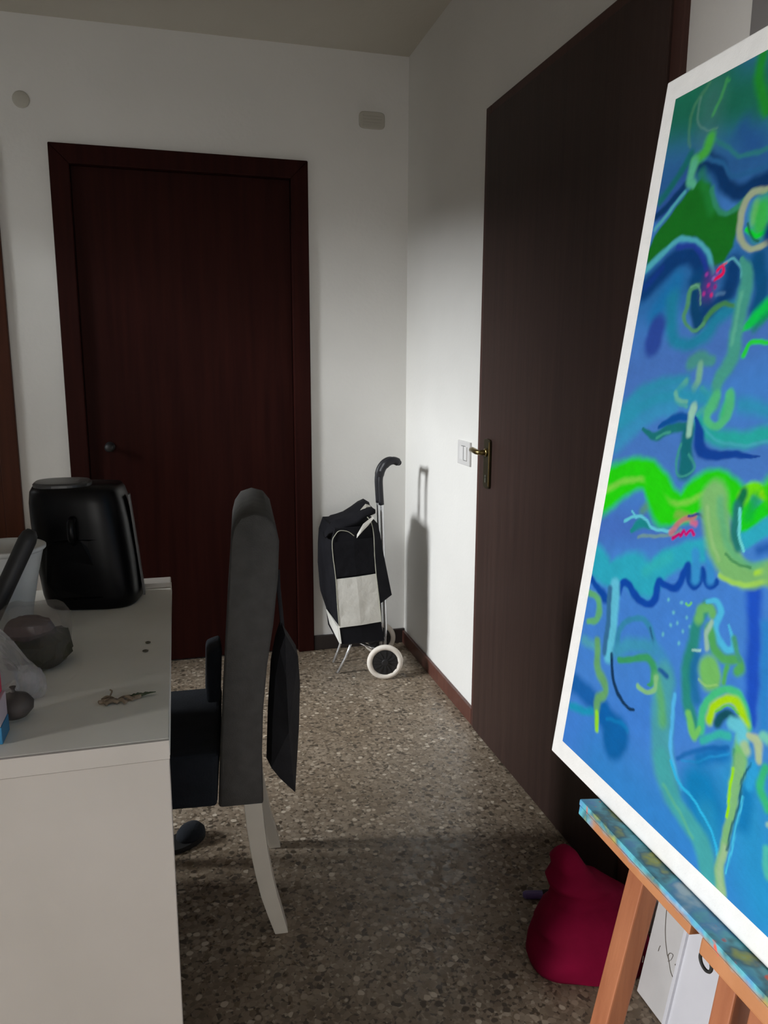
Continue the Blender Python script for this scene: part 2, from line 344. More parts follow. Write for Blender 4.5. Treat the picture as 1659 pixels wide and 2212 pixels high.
STROKES=[(0,(32,112,92),1,0.8,[11,886,77.9,199,854,64.3]),
(0,(34,118,92),1,0.8,[1,918,34.7,116,891,31.1]),
(0,(48,98,155),0.95,0.8,[-23,795,50.6,95,792,44.3,219,783,38.0]),
(0,(45,105,165),0.9,0.8,[-14,659,60.4,249,674,46.0]),
(0,(76,118,190),1,0.8,[11,546,59.4,268,606,45.0]),
(0,(74,120,192),1,0.8,[-7,455,64.5,307,466,46.5]),
(0,(72,112,190),1,0.8,[-6,336,39.9,285,405,29.4]),
(0,(72,128,206),1,0.8,[2,195,76.4,344,331,52.5]),
(0,(70,128,208),1,0.8,[27,43,64.2,368,245,43.6]),
(0,(58,130,200),1,0.8,[132,29,71.5,420,58,51.7]),
(0,(50,145,200),1,0.8,[359,142,57.2,420,58,53.8]),
(0,(38,150,48),0.95,0.7,[179,913,12.0,181,876,10.7,197,844,9.0,204,833,8.4]),
(0,(42,88,152),0.8,0.9,[171,824,18.2,193,803,17.8]),
(0,(78,128,130),0.45,0.9,[102,879,29.7,107,838,29.7]),
(0,(90,150,110),0.5,0.8,[92,900,4.0,69,877,4.2,68,849,3.6,77,830,3.0]),
(0,(84,180,96),0.6,0.8,[125,893,3.8,119,874,3.9,111,859,3.9]),
(0,(70,180,90),0.7,0.9,[129,890,2.6,130,890,2.6]),
(0,(120,165,150),0.4,0.9,[80,886,3.1,82,857,2.4,103,843,1.6,123,839,1.8]),
(0,(52,92,162),1.0,0.35,[36,762,16.1,65,786,15.3,87,800,14.4]),
(0,(12,58,108),1,0.6,[30,756,6.5,59,770,6.6,84,787,6.7]),
(0,(26,112,104),0.9,0.7,[32,776,8.3,59,796,8.4,81,820,8.4]),
(0,(10,56,108),1,0.5,[94,805,15.3,117,805,11.8,140,790,12.5,158,768,11.9,185,754,11.6,206,757,13.8,227,758,13.0]),
(0,(46,102,155),1,0.7,[98,809,4.4,120,806,3.8,145,794,3.6,164,778,3.5,185,773,4.1,221,774,4.2]),
(0,(52,132,135),0.9,0.7,[124,825,3.4,145,814,3.3,170,797,3.2,194,793,3.8,216,793,4.0]),
(1,(24,112,34),1.0,0.5,[23,710,3.5,33,733,3.3,63,756,3.0,86,775,2.7,110,785,1.9,129,776,1.7,145,751,1.7,168,734,1.5,191,744,1.4,192,725,2.4,192,696,2.5,180,680,2.3,164,677,1.5,144,701,1.7,117,717,1.6,89,719,2.1,57,705,2.6,29,689,2.8]),
(0,(40,140,66),0.6,0.8,[108,791,9.8,129,764,9.9,140,746,10.2]),
(0,(58,148,112),0.9,0.7,[134,769,4.7,150,744,3.9,171,734,3.9,194,743,5.0,208,750,4.9]),
(0,(78,182,76),1,0.6,[89,810,9.1,110,817,10.6,113,830,11.1]),
(0,(96,186,150),1,0.6,[90,808,10.1,89,789,8.8,98,781,5.9]),
(0,(92,180,190),0.9,0.7,[31,740,3.8,56,758,3.7,82,777,3.6]),
(0,(88,178,196),1,0.6,[27,689,6.6,57,706,6.1,86,718,4.9,110,716,3.7,137,704,3.8,154,688,4.6,163,671,5.0]),
(0,(10,62,122),1,0.5,[31,663,18.1,64,682,18.7,92,696,17.2,124,692,13.5,151,668,14.0]),
(0,(40,60,160),0.8,0.7,[88,709,4.5,113,708,4.0,137,694,4.4,151,676,4.9]),
(0,(30,60,150),0.6,0.8,[34,668,7.1,63,687,6.9]),
(0,(10,72,125),1,0.6,[136,664,16.4,168,630,16.0]),
(0,(8,62,118),1,0.6,[198,671,17.1,199,647,18.0,180,629,16.2,159,619,15.4]),
(0,(16,82,132),1,0.6,[235,675,14.8,249,643,15.6,249,624,17.0]),
(0,(98,178,196),1,0.6,[181,678,2.7,195,681,2.1,210,671,2.4,214,661,2.9]),
(0,(165,180,150),1,0.5,[227,749,4.3,206,749,5.6,196,737,6.9,195,719,6.2,200,703,4.8,214,691,3.8,231,688,4.3,245,692,4.8]),
(0,(66,190,86),1,0.6,[225,728,19.7,229,713,19.7]),
(0,(120,200,110),0.6,0.8,[215,737,5.7,215,717,5.8]),
(0,(0,222,60),1,0.6,[207,710,3.3,224,702,3.4,240,704,3.9]),
(0,(24,92,60),0.9,0.7,[207,716,2.2,217,702,1.9,229,695,1.7]),
(0,(38,118,178),0.9,0.8,[65,629,19.8,84,652,19.2,98,666,18.5]),
(0,(40,132,165),0.95,0.7,[97,644,16.6,104,613,15.3,120,593,10.5,148,590,10.4,174,600,13.0,187,617,13.1,210,627,11.5]),
(0,(70,134,84),1,0.6,[164,612,5.9,175,626,5.3,191,632,4.0,211,629,3.5]),
(0,(10,68,112),1,0.5,[136,653,10.9,146,628,10.6,156,611,10.1]),
(0,(84,150,110),1,0.6,[143,657,3.5,128,654,5.1,129,633,5.1,126,623,4.8,135,612,3.3,153,605,3.1,165,612,4.0]),
(0,(110,170,140),0.9,0.6,[128,658,1.5,143,656,1.6,154,635,2.0]),
(0,(92,50,140),0.75,0.8,[165,663,16.5,162,651,16.6]),
(0,(170,70,170),0.9,0.7,[154,669,3.2,154,669,3.2]),
(0,(150,120,200),0.9,0.7,[167,664,3.2,168,664,3.2]),
(0,(205,50,130),0.9,0.7,[160,657,3.2,161,657,3.2]),
(0,(190,60,150),0.9,0.7,[155,647,3.3,156,647,3.3]),
(0,(225,50,120),0.9,0.7,[170,645,3.2,170,645,3.2]),
(0,(160,90,180),0.9,0.7,[172,670,3.1,172,669,3.1]),
(0,(120,50,150),0.9,0.7,[165,651,3.2,166,650,3.2]),
(0,(160,40,130),0.9,0.7,[173,654,3.2,174,653,3.2]),
(0,(235,30,90),1,0.6,[171,662,2.7,182,667,3.2,179,675,1.9,171,672,2.6]),
(0,(220,70,110),0.9,0.7,[173,675,1.7,184,678,1.7]),
(0,(90,130,170),0.7,0.8,[179,644,3.0,191,644,2.9]),
(0,(48,76,158),1,0.35,[75,611,20.5,72,593,20.6]),
(0,(20,202,84),1,0.5,[264,625,11.7,249,613,9.9,231,603,3.5]),
(0,(20,130,90),0.7,0.8,[265,616,6.8,250,602,6.9]),
(0,(50,212,70),1,0.6,[273,588,3.0,249,587,3.6,242,574,4.4]),
(0,(74,158,142),1,0.4,[210,679,4.3,221,664,10.1,224,641,12.6,223,617,12.8,223,596,11.7,226,578,13.0,218,561,12.2,209,545,11.0,208,523,12.2]),
(0,(110,190,160),0.5,0.8,[220,642,3.8,219,611,3.8,220,588,3.8]),
(0,(44,150,172),0.7,0.8,[35,507,13.6,68,532,11.6,120,545,9.5,154,547,8.7]),
(0,(74,148,142),1,0.5,[156,567,11.6,172,573,10.3,192,569,8.0]),
(0,(120,178,150),1,0.6,[174,565,6.5,175,549,6.6,170,538,6.5]),
(0,(96,174,150),1,0.6,[154,545,5.2,141,532,5.9,143,521,4.3,163,517,3.6]),
(0,(80,165,160),1,0.6,[183,537,4.3,197,529,5.2,198,517,6.0,185,508,5.2]),
(0,(160,190,150),1,0.6,[179,516,4.7,172,507,4.7]),
(0,(70,190,122),1,0.6,[234,528,9.6,229,511,9.7]),
(0,(50,150,178),0.9,0.8,[31,487,24.2,80,516,21.1,135,529,17.3,194,527,15.7]),
(0,(58,155,190),0.6,0.8,[33,456,13.2,60,477,12.3,100,501,10.6,140,512,9.4]),
(0,(48,165,160),1,0.6,[190,498,13.3,221,486,12.3,264,486,12.0,299,495,11.9]),
(0,(80,170,190),0.6,0.8,[198,494,2.8,225,482,2.6,265,480,2.5,301,487,2.4]),
(0,(46,150,175),0.7,0.8,[253,523,11.6,292,518,11.1]),
(0,(84,186,128),1,0.5,[210,531,8.5,204,515,8.6,203,503,7.3,218,497,5.6,231,504,7.4,235,516,8.1,233,532,7.9]),
(0,(110,180,160),0.9,0.6,[138,531,4.7,144,523,3.5,161,522,3.3]),
(0,(30,112,116),1,0.4,[84,483,2.7,115,477,7.0,140,489,7.8,166,492,6.3]),
(0,(70,160,140),0.8,0.7,[115,475,2.5,141,485,2.4]),
(0,(20,82,155),1,0.5,[117,488,3.0,143,501,6.9,169,504,6.3]),
(0,(24,106,116),1,0.35,[174,488,13.3,177,466,13.0,182,445,16.7]),
(0,(62,150,140),0.9,0.6,[166,471,2.9,163,451,2.9,168,437,2.2,186,437,2.0,197,449,2.7,183,462,2.3]),
(0,(22,66,150),1,0.35,[182,506,1.6,193,488,8.5,200,472,10.0,212,465,8.1,241,467,5.8,268,470,4.3,294,470,0.8]),
(0,(150,200,180),1,0.5,[176,516,7.4,174,501,6.1,176,485,6.1]),
(0,(44,206,14),1,0.25,[18,390,35.0,48,409,31.4,84,425,25.1,115,427,23.2,141,414,24.6,163,402,22.5,188,397,21.2,206,413,24.0,223,428,22.2,239,434,19.4,261,428,20.8,281,416,20.2]),
(0,(125,205,78),0.85,0.9,[21,393,6.5,56,410,5.9,94,420,5.2,125,418,5.4,151,406,5.4,180,402,4.8,204,411,5.0,225,422,4.6,252,421,4.5]),
(0,(44,206,20),1,0.4,[120,424,16.8,139,402,22.6,155,387,21.3,168,385,14.1]),
(0,(90,150,90),0.7,0.8,[120,388,7.8,114,382,7.8]),
(0,(110,222,18),1,0.35,[283,427,10.2,295,438,8.8,316,435,8.5]),
(0,(190,235,10),1,0.6,[309,435,5.5,317,429,5.4]),
(0,(34,200,36),1,0.4,[319,422,10.8,306,411,11.1,293,399,11.4]),
(0,(20,170,60),0.8,0.7,[295,411,10.0,301,427,9.9]),
(0,(14,112,72),1,0.6,[283,431,7.8,280,419,7.9]),
(0,(34,134,138),1,0.5,[99,354,4.0,115,366,8.8,136,366,4.2]),
(0,(112,150,150),0.9,0.6,[116,349,3.0,144,356,2.9,171,362,2.8,195,373,2.9]),
(0,(104,196,215),1,0.5,[80,362,2.8,101,373,2.5,124,373,2.6,141,366,2.5,170,367,2.3,185,375,2.5]),
(0,(104,196,215),1,0.5,[93,379,1.9,105,372,1.9]),
(0,(130,160,80),0.7,0.8,[183,390,7.1,200,391,7.0]),
(0,(190,112,122),0.9,0.6,[177,367,5.0,192,383,4.5,214,395,4.1]),
(0,(205,105,135),0.9,0.7,[211,387,4.8,217,386,4.8]),
(0,(40,60,140),0.9,0.6,[203,392,2.2,217,397,2.0,230,395,2.1]),
(0,(192,26,108),1,0.4,[182,362,2.8,192,368,2.5,196,367,2.6,201,373,2.5,206,370,2.4,212,377,2.4,218,374,2.8]),
(0,(54,166,190),1,0.3,[18,296,27.4,40,294,25.8,65,286,19.1,91,300,20.2,114,306,25.7,138,302,29.6,158,301,20.9,169,322,19.4,192,338,17.8,221,353,16.5,253,365,15.7,284,378,12.2,304,388,10.4,324,403,9.2]),
(0,(60,178,180),0.7,0.9,[144,311,10.1,162,324,9.7,185,339,9.3]),
(0,(20,74,162),1,0.5,[26,270,6.7,45,263,6.6,64,255,9.3,74,253,7.8]),
(0,(18,72,165),1,0.4,[96,272,8.4,101,283,6.4,114,286,6.4,131,277,7.1,148,272,5.8,165,276,5.5,173,287,7.8,172,305,7.2,182,305,5.5,196,304,5.1,209,311,6.3,218,335,6.9]),
(0,(18,72,160),1,0.4,[220,335,6.5,228,320,6.1,238,316,4.4,243,326,6.0,243,339,4.3,251,328,5.5,262,324,4.2,270,332,4.6]),
(0,(62,146,205),1,0.5,[228,353,8.9,235,326,8.8]),
(0,(62,140,205),1,0.5,[250,358,8.4,259,332,8.4]),
(0,(34,78,188),0.95,0.6,[322,342,12.9,338,287,12.6,348,244,12.7,357,210,6.4]),
(0,(50,130,200),0.9,0.8,[348,309,7.8,373,208,7.7]),
(0,(122,182,112),1,0.25,[240,417,24.6,252,389,24.0,267,368,23.0,285,355,20.1,308,349,15.7,337,357,13.0]),
(0,(90,172,128),0.7,0.8,[250,418,8.0,264,389,7.7,284,366,6.7,309,361,5.5,334,367,5.3]),
(0,(150,195,130),0.7,0.9,[232,407,4.1,245,378,3.9,265,356,3.7]),
(0,(36,118,112),1,0.6,[277,415,7.8,280,389,7.7,290,374,7.4]),
(0,(112,210,212),1,0.5,[281,414,2.6,289,387,2.6,299,373,2.4]),
(0,(156,208,96),1,0.7,[272,340,3.8,300,337,3.5,339,351,3.3]),
(0,(170,220,60),0.8,0.8,[321,355,3.7,336,360,3.6]),
(0,(60,130,80),0.8,0.6,[274,364,2.2,292,357,2.0,313,359,1.9]),
(0,(20,80,165),0.7,0.8,[320,378,7.8,330,384,7.7]),
(0,(100,188,215),1,0.35,[85,276,12.7,95,230,12.6,99,184,12.5]),
(0,(56,108,150),1,0.5,[75,269,6.7,85,222,6.6,88,186,6.6]),
(0,(98,172,118),1,0.5,[26,249,5.5,50,249,6.9,60,234,8.8,54,218,6.0,37,211,5.0]),
(0,(84,162,180),0.9,0.8,[36,183,8.9,71,186,8.7]),
(0,(12,92,165),0.9,0.5,[25,118,17.8,66,116,17.5,104,112,17.2]),
(0,(36,148,180),0.9,0.7,[34,84,7.7,68,93,7.3,85,99,7.0]),
(0,(10,96,168),1,0.4,[110,108,20.5,138,101,20.0]),
(0,(10,98,166),1,0.25,[143,86,28.6,148,96,28.4]),
(0,(30,130,190),0.6,0.8,[120,105,3.4,150,114,3.6,168,110,4.4]),
(0,(100,162,108),1,0.5,[68,193,8.3,80,160,9.8,102,146,9.3,107,134,7.9,93,120,9.4,100,88,6.8]),
(0,(146,215,60),1,0.5,[97,102,5.6,102,83,5.6]),
(0,(56,134,168),0.95,0.6,[114,200,8.0,112,221,7.1,126,241,5.1,150,252,4.6,174,247,6.3,189,225,6.9]),
(0,(40,90,130),0.9,0.6,[174,247,2.5,189,225,2.5]),
(0,(14,52,88),1,0.4,[106,188,4.2,115,164,4.1,132,147,3.7,155,138,2.9,171,141,2.3]),
(0,(66,148,180),0.95,0.7,[116,196,12.7,142,215,11.7,185,226,11.3]),
(0,(66,140,185),0.9,0.7,[192,226,12.1,216,213,12.5,227,200,13.1]),
(0,(76,156,168),1,0.35,[214,199,22.4,221,169,22.4,229,139,22.5,239,111,22.9,261,87,22.2]),
(0,(60,152,100),1,0.5,[123,187,4.6,155,201,5.9,182,211,6.4,196,201,7.9,194,184,4.5,188,180,1.6]),
(0,(30,80,150),0.9,0.7,[205,205,4.2,219,204,4.1]),
(0,(92,170,112),0.9,0.7,[201,194,9.9,215,178,10.0,227,150,9.9]),
(0,(132,188,132),1,0.5,[170,172,4.2,187,170,3.5,202,180,4.0,202,194,5.1]),
(0,(90,180,230),1,0.6,[239,188,4.0,245,147,4.1,254,119,4.2,278,97,4.1]),
(0,(112,196,200),0.8,0.8,[197,290,2.9,197,290,2.9]),
(0,(112,196,200),0.8,0.8,[219,293,2.8,220,293,2.8]),
(0,(112,196,200),0.8,0.8,[210,279,2.9,211,279,2.9]),
(0,(112,196,200),0.8,0.8,[199,248,2.9,199,247,2.9]),
(0,(112,196,200),0.8,0.8,[232,262,2.8,232,262,2.8]),
(0,(112,196,200),0.8,0.8,[228,248,2.9,228,248,2.8]),
(0,(112,196,200),0.8,0.8,[208,263,2.9,209,263,2.9]),
(0,(112,196,200),0.8,0.8,[233,279,2.8,233,279,2.8]),
(0,(112,196,200),0.8,0.8,[220,269,2.8,220,269,2.8]),
(0,(112,196,200),0.8,0.8,[242,272,2.8,242,272,2.8]),
(0,(110,200,110),1,0.6,[227,294,2.1,232,293,1.7,236,297,2.0]),
(0,(44,134,124),1,0.5,[261,301,9.7,252,277,10.3,252,257,10.6,249,235,11.0,255,205,11.5,269,180,11.4,282,167,11.0]),
(0,(20,104,150),0.8,0.7,[262,245,9.6,263,219,9.9,275,199,9.9]),
(0,(104,176,104),1,0.5,[253,286,9.6,253,296,7.6,266,301,6.8,273,296,8.4]),
(0,(84,182,222),1,0.5,[260,307,2.8,272,311,4.3,285,302,5.5,281,287,5.5,287,275,5.9,304,267,4.6,312,274,4.8,300,293,1.5]),
(0,(80,162,92),1,0.5,[273,278,9.3,285,262,8.5,304,257,6.8,322,262,6.7,327,256,8.2,323,250,6.7]),
(0,(70,150,120),1,0.6,[311,281,4.8,318,270,4.8,324,263,4.7]),
(0,(80,165,90),1,0.6,[309,250,4.3,309,233,4.3]),
(0,(112,182,100),1,0.25,[285,236,19.1,288,231,19.1]),
(0,(150,200,120),0.7,0.8,[271,222,2.1,284,219,1.8,300,226,1.6]),
(0,(152,190,170),1,0.6,[275,287,3.6,269,271,4.0,275,257,4.1]),
(0,(150,200,190),1,0.6,[253,248,2.0,265,253,2.0]),
(0,(60,180,160),0.9,0.6,[296,161,5.7,314,176,5.5,331,183,5.5]),
(0,(16,112,182),0.9,0.6,[296,140,10.5,329,163,10.1]),
(0,(20,98,170),0.8,0.7,[263,124,3.6,293,149,3.5,334,172,3.3]),
(0,(50,150,210),0.7,0.8,[270,125,2.0,289,133,1.9,336,167,1.8]),
(0,(72,188,130),1,0.5,[290,171,7.5,287,190,6.8,298,213,5.6,313,227,4.9,331,229,6.0,346,217,6.7,352,204,6.7]),
(0,(162,212,40),1,0.5,[299,187,7.7,303,203,6.7,318,219,5.8,334,219,7.5,348,206,8.0]),
(0,(100,190,60),0.9,0.6,[307,199,1.7,320,213,1.6,337,210,1.8]),
(0,(14,78,92),1,0.5,[312,189,7.7,320,203,6.7,334,201,8.0]),
(0,(112,186,112),1,0.4,[348,196,9.7,351,169,11.2,354,139,11.2]),
(0,(104,194,212),1,0.4,[331,197,8.5,343,198,9.7,349,191,10.7]),
(0,(172,192,152),1,0.5,[356,196,4.2,369,195,7.1,374,179,4.8]),
(0,(160,195,150),1,0.6,[354,184,6.8,358,180,6.7]),
(0,(60,140,110),0.7,0.8,[342,174,2.5,350,137,2.5]),
(0,(112,190,100),1,0.5,[266,178,6.1,281,160,6.9,288,172,3.1]),
(0,(120,200,180),1,0.6,[374,203,6.7,380,203,6.6]),
(0,(56,160,215),1,0.6,[372,166,7.0,370,148,7.1]),
(0,(10,124,182),1,0.5,[306,108,38.2,321,94,37.6]),
(0,(16,120,180),0.9,0.7,[368,143,12.9,373,110,12.9]),
(0,(46,140,185),0.8,0.7,[323,90,19.5,337,71,19.2]),
(0,(72,162,166),1,0.35,[237,110,14.5,252,91,14.1,278,73,14.1,310,64,14.5,332,50,16.3,343,30,14.7]),
(0,(100,180,140),0.6,0.9,[250,83,3.3,283,70,3.2,311,55,3.2]),
(0,(60,180,226),1,0.5,[253,115,2.5,274,100,2.3,304,93,2.2,327,83,2.3,343,69,2.3,352,54,2.3]),
(0,(126,182,124),1,0.35,[352,166,9.2,353,138,8.3,355,109,7.1,355,77,6.6,355,50,7.6,363,28,9.4]),
(0,(160,190,150),0.8,0.7,[356,74,5.4,356,47,5.8,364,29,6.3]),
(0,(152,222,30),1,0.5,[345,154,2.4,348,125,2.4,350,105,2.4]),
(0,(20,84,104),0.9,0.6,[366,171,1.5,360,152,1.7,362,131,1.7,360,100,1.7,359,73,1.7]),
(0,(80,190,226),1,0.6,[365,134,1.6,365,101,1.6,365,50,1.6]),
(0,(56,160,215),0.9,0.6,[371,171,6.5,370,149,6.5]),
(0,(60,182,124),1,0.6,[384,176,6.0,384,155,6.6,397,141,6.8]),
(0,(80,182,170),1,0.6,[406,104,5.4,408,91,5.8,414,81,6.0]),
(0,(140,190,180),1,0.6,[401,126,3.2,401,126,3.2]),
(0,(40,150,60),1,0.4,[221,824,12.1,280,785,14.4,304,820,20.5]),
(0,(10,60,120),1,0.4,[248,702,15.2,301,667,15.6,353,693,18.7]),
(0,(75,160,140),1,0.4,[294,605,13.0,358,576,12.5,399,518,13.0]),
(0,(60,206,20),1,0.4,[321,440,18.9,378,422,17.5,411,470,18.8]),
(0,(122,182,112),1,0.4,[343,360,16.4,397,391,14.8,438,368,15.2]),
(0,(76,156,168),1,0.4,[390,254,19.8,450,193,18.0,462,111,16.7])]
frame = struct('door_1', door_frame_back(D1[0], D1[1], D1[2], 0.072, 0, ''), M['door_back'], bevel=0.004)
put('door_leaf', box(B(), D1[0]+0.0735, D1[1]-0.0735, YB+0.012, YB+0.05, 0.006, D1[2]-0.0735), M['door_back'], frame, bevel=0.002)
hk = put('door_knob', lathe(B(), [(0.020,0.0),(0.020,-0.005),(0.008,-0.008),(0.008,-0.028),(0.018,-0.036),(0.019,-0.044),(0.012,-0.052),(0.002,-0.054)], (-0.270,YB+0.011,0.955), 24, 'Y'), M['black_matt'], frame, smooth=True)

# second doorway at the left end of the back wall (only its frame edge shows)
bm = B(); box(bm, -1.50, -1.43, YB-0.025, YB-0.0005, 0, 2.11); box(bm, -0.682, -0.614, YB-0.025, YB-0.0005, 0, 2.11); box(bm, -1.43, -0.682, YB-0.025, YB-0.0005, 2.04, 2.11)
d3 = struct('door_3', bm, M['door_left'], bevel=0.004)
put('door_leaf', box(B(), -1.428, -0.684, YB-0.014, YB-0.0005, 0.005, 2.038), M['door_left'], d3)

# near door in the right wall: thin frame strip, flush leaf, brass plate and lever
y0, y1, zt = D2
bm = B(); fw = 0.042
box(bm, XR-0.014, XR+0.08, y1-fw, y1, 0, zt-0.0); box(bm, XR-0.014, XR+0.08, y0, y0+fw, 0, zt); box(bm, XR-0.014, XR+0.08, y0+fw, y1-fw, zt-fw, zt)
d2 = struct('door_2', bm, M['door_frame_right'], bevel=0.004)
put('door_leaf', box(B(), XR-0.022, XR+0.022, y0+fw-0.008, y1-fw+0.006, 0.006, zt-fw+0.012), M['door_right'], d2, bevel=0.003)
hy, hz = 2.318, 1.007; fx = XR-0.022
lp = put('lock_plate', loft(B(), [[(x, hy + 0.026*c, 0.970 + 0.082*s) for c, s in [(-1,-.9),(-.8,-.97),(0,-1),(.8,-.97),(1,-.9),(1,.9),(.8,.97),(0,1),(-.8,.97),(-1,.9)]] for x in (fx-0.0005, fx-0.007)]), M['brass_plate'], d2, bevel=0.0012)
put('lever_handle', tube(B(), smooth_path([(fx-0.005,hy,hz),(fx-0.024,hy,hz),(fx-0.034,hy+0.010,hz),(fx-0.036,hy+0.03,hz+0.002),(fx-0.034,hy+0.055,hz+0.004),(fx-0.030,hy+0.075,hz+0.002)]), [0.0085]*12+[0.009]*14, 12), M['brass'], lp, smooth=True)
put('rose', lathe(B(), [(0.013,0.0),(0.013,-0.006),(0.010,-0.008)], (fx-0.0072,hy,hz), 20, 'X'), M['brass'], lp, smooth=True)
put('plate_rim', box(B(), fx-0.0105, fx-0.0071, hy-0.0270, hy-0.0215, 0.898, 1.042), M['brass'], lp, bevel=0.0012)
kb = B(); lathe(kb, [(0.005,0.0),(0.005,-0.002)], (fx-0.0072,hy+0.002,0.928), 14, 'X'); box(kb, fx-0.0092, fx-0.0072, hy-0.001, hy+0.005, 0.908, 0.928)
put('keyhole', kb, M['key'], lp)

# grey door further along the right wall, nearest the camera
bm = B(); box(bm, XR-0.003, XR+0.10, 1.205, 1.254, 0, 2.349); box(bm, XR-0.003, XR+0.10, 0.301, 0.35, 0, 2.349); box(bm, XR-0.003, XR+0.10, 0.35, 1.205, 2.30, 2.349)
d4 = struct('door_4', bm, M['grey_door'], bevel=0.003)
put('door_leaf', box(B(), XR+0.03, XR+0.07, 0.352, 1.203, 0.005, 2.298), M['grey_door'], d4)

# ---------------------------------------------------------------- wall fittings
sw = thing('light_switch', 'white rectangular light switch plate on the right wall beside the brass door handle', 'light switch', (XR, 2.583, 0.977))
put('cover_plate', box(B(), XR-0.008, XR-0.0003, 2.523, 2.643, 0.934, 1.020), M['plate'], sw, bevel=0.003)
put('rocker', hexa(B(), [(XR-0.008,2.545,0.953),(XR-0.008,2.58,0.953),(XR-0.0085,2.58,0.953),(XR-0.011,2.545,0.953),(XR-0.008,2.545,1.001),(XR-0.008,2.58,1.001),(XR-0.0085,2.58,1.001),(XR-0.011,2.545,1.001)]), M['switchkey'], sw)
put('blank_module', box(B(), XR-0.0098, XR-0.008, 2.583, 2.618, 0.953, 1.001), M['switchkey'], sw, bevel=0.0006)
gb = B(); box(gb, XR-0.0092, XR-0.008, 2.5803, 2.5827, 0.953, 1.001); box(gb, XR-0.0092, XR-0.008, 2.565, 2.602, 1.0012, 1.0034); box(gb, XR-0.0092, XR-0.008, 2.548, 2.5805, 0.9505, 0.9528)
put('groove', gb, M['groove'], sw)

vt = thing('vent_cover', 'beige square vent cover high on the back wall near the corner', 'vent cover', (0.84, YB, 2.291))
put('cover', loft(B(), [[Vector((p.x, y, p.y)) for p in superell(0.84, 2.291, 0.055*k, 0.033*k, 0, 28, 5)] for y, k in ((YB-0.0004,1.0),(YB-0.008,1.0),(YB-0.011,0.93))]), M['vent'], vt)
for i in range(4): put('slat', box(B(), 0.80, 0.88, YB-0.0135, YB-0.011, 2.270+0.012*i, 2.276+0.012*i), M['vent'], vt)
jb = put('junction_cover', lathe(B(), [(0.030,-0.0004),(0.030,-0.004),(0.026,-0.007),(0.001,-0.008)], (-0.507,YB,2.256), 28, 'Y'), M['vent'], smooth=True)
tag(jb, 'small round grey-beige cover high on the back wall, top left above the far door', 'junction cover')

# ---------------------------------------------------------------- white table at the left
TZ, TX1, TX0, TY0, TY1 = 0.75, -0.030, -1.25, 1.065, 1.918
tb = thing('desk', 'white laminate table with a solid front panel, cluttered with kitchen things, left foreground', 'table', (-0.64, 1.49, 0))
put('table_top', box(B(), TX0, TX1, TY0, TY1, TZ-0.028, TZ), [M['desk_top']], tb, bevel=0.002)
put('edge_strip', box(B(), TX0+0.002, TX1-0.0005, TY0-0.006, TY0-0.0003, TZ-0.0285, TZ-0.0003), M['white_lam'], tb)
put('front_panel', box(B(), TX0+0.01, TX1-0.0015, TY0+0.001, TY0+0.022, 0.0, TZ-0.0325), M['white_lam'], tb, bevel=0.001)
put('back_panel', box(B(), TX0+0.01, -0.55, TY1-0.012, TY1-0.002, 0.35, TZ-0.0285), M['white_lam'], tb)
put('side_panel', box(B(), TX0+0.01, TX0+0.028, TY0+0.023, TY1-0.013, 0.0, TZ-0.0285), M['white_lam'], tb)
put('leg', box(B(), -0.549, -0.515, TY1-0.036, TY1-0.002, 0.0, TZ-0.0285), M['white_lam'], tb)
put('raised_corner', box(B(), -0.097, TX1-0.001, 1.865, TY1, TZ+0.0003, TZ+0.013), M['white_lam'], tb, bevel=0.002)

# black air fryer
fr = thing('air_fryer', 'glossy black rounded air fryer at the back of the white table', 'air fryer', (-0.213, 1.80, TZ))
fr_rot = R(0)
fx_, fy_, ra = -0.212, 1.800, 0.0
prof = [(0.0,0.90),(0.006,0.95),(0.03,0.985),(0.10,1.0),(0.19,0.985),(0.235,0.955),(0.258,0.91),(0.268,0.85)]
put('body', loft(B(), [superell(fx_+0.018-0.024*(z/0.27), fy_, 0.104*k, 0.084*k, TZ+0.001+z, 44, 3.4, R(-10)) for z, k in prof]), M['black_gloss'], fr, smooth=True)
put('lid', loft(B(), [superell(fx_-0.036, fy_-0.005, 0.060*k, 0.058*k, TZ+0.2685+z, 36, 2.6) for z, k in ((0,1.0),(0.006,1.0),(0.010,0.93),(0.011,0.6))]), M['lid_grey'], fr, smooth=False)
put('basket_front', loft(B(), [[Vector((fx_+0.002+0.078*c, fy_-0.0875-0.004*k+0.030*abs(c)**3, TZ+0.03+0.13*(s*0.5+0.5)-0.0*k)) for c, s in [(math.copysign(abs(math.cos(t))**0.5, math.cos(t)), math.copysign(abs(math.sin(t))**0.5, math.sin(t))) for t in [2*PI*i/28 for i in range(28)]]] for k in (-3,1)]), M['black_gloss'], fr)
put('handle', tube(B(), smooth_path([(fx_-0.012,fy_-0.088,TZ+0.205),(fx_-0.012,fy_-0.108,TZ+0.20),(fx_-0.012,fy_-0.110,TZ+0.17),(fx_-0.012,fy_-0.088,TZ+0.155)]), 0.008, 10), M['black_gloss'], fr, smooth=True)
put('side_trim', hexa(B(), [(-0.0905,1.775,TZ+0.012),(-0.0865,1.775,TZ+0.012),(-0.0865,1.80,TZ+0.012),(-0.0905,1.80,TZ+0.012),(-0.1125,1.775,TZ+0.245),(-0.1085,1.775,TZ+0.245),(-0.1085,1.80,TZ+0.245),(-0.1125,1.80,TZ+0.245)]), M['lid_grey'], fr)

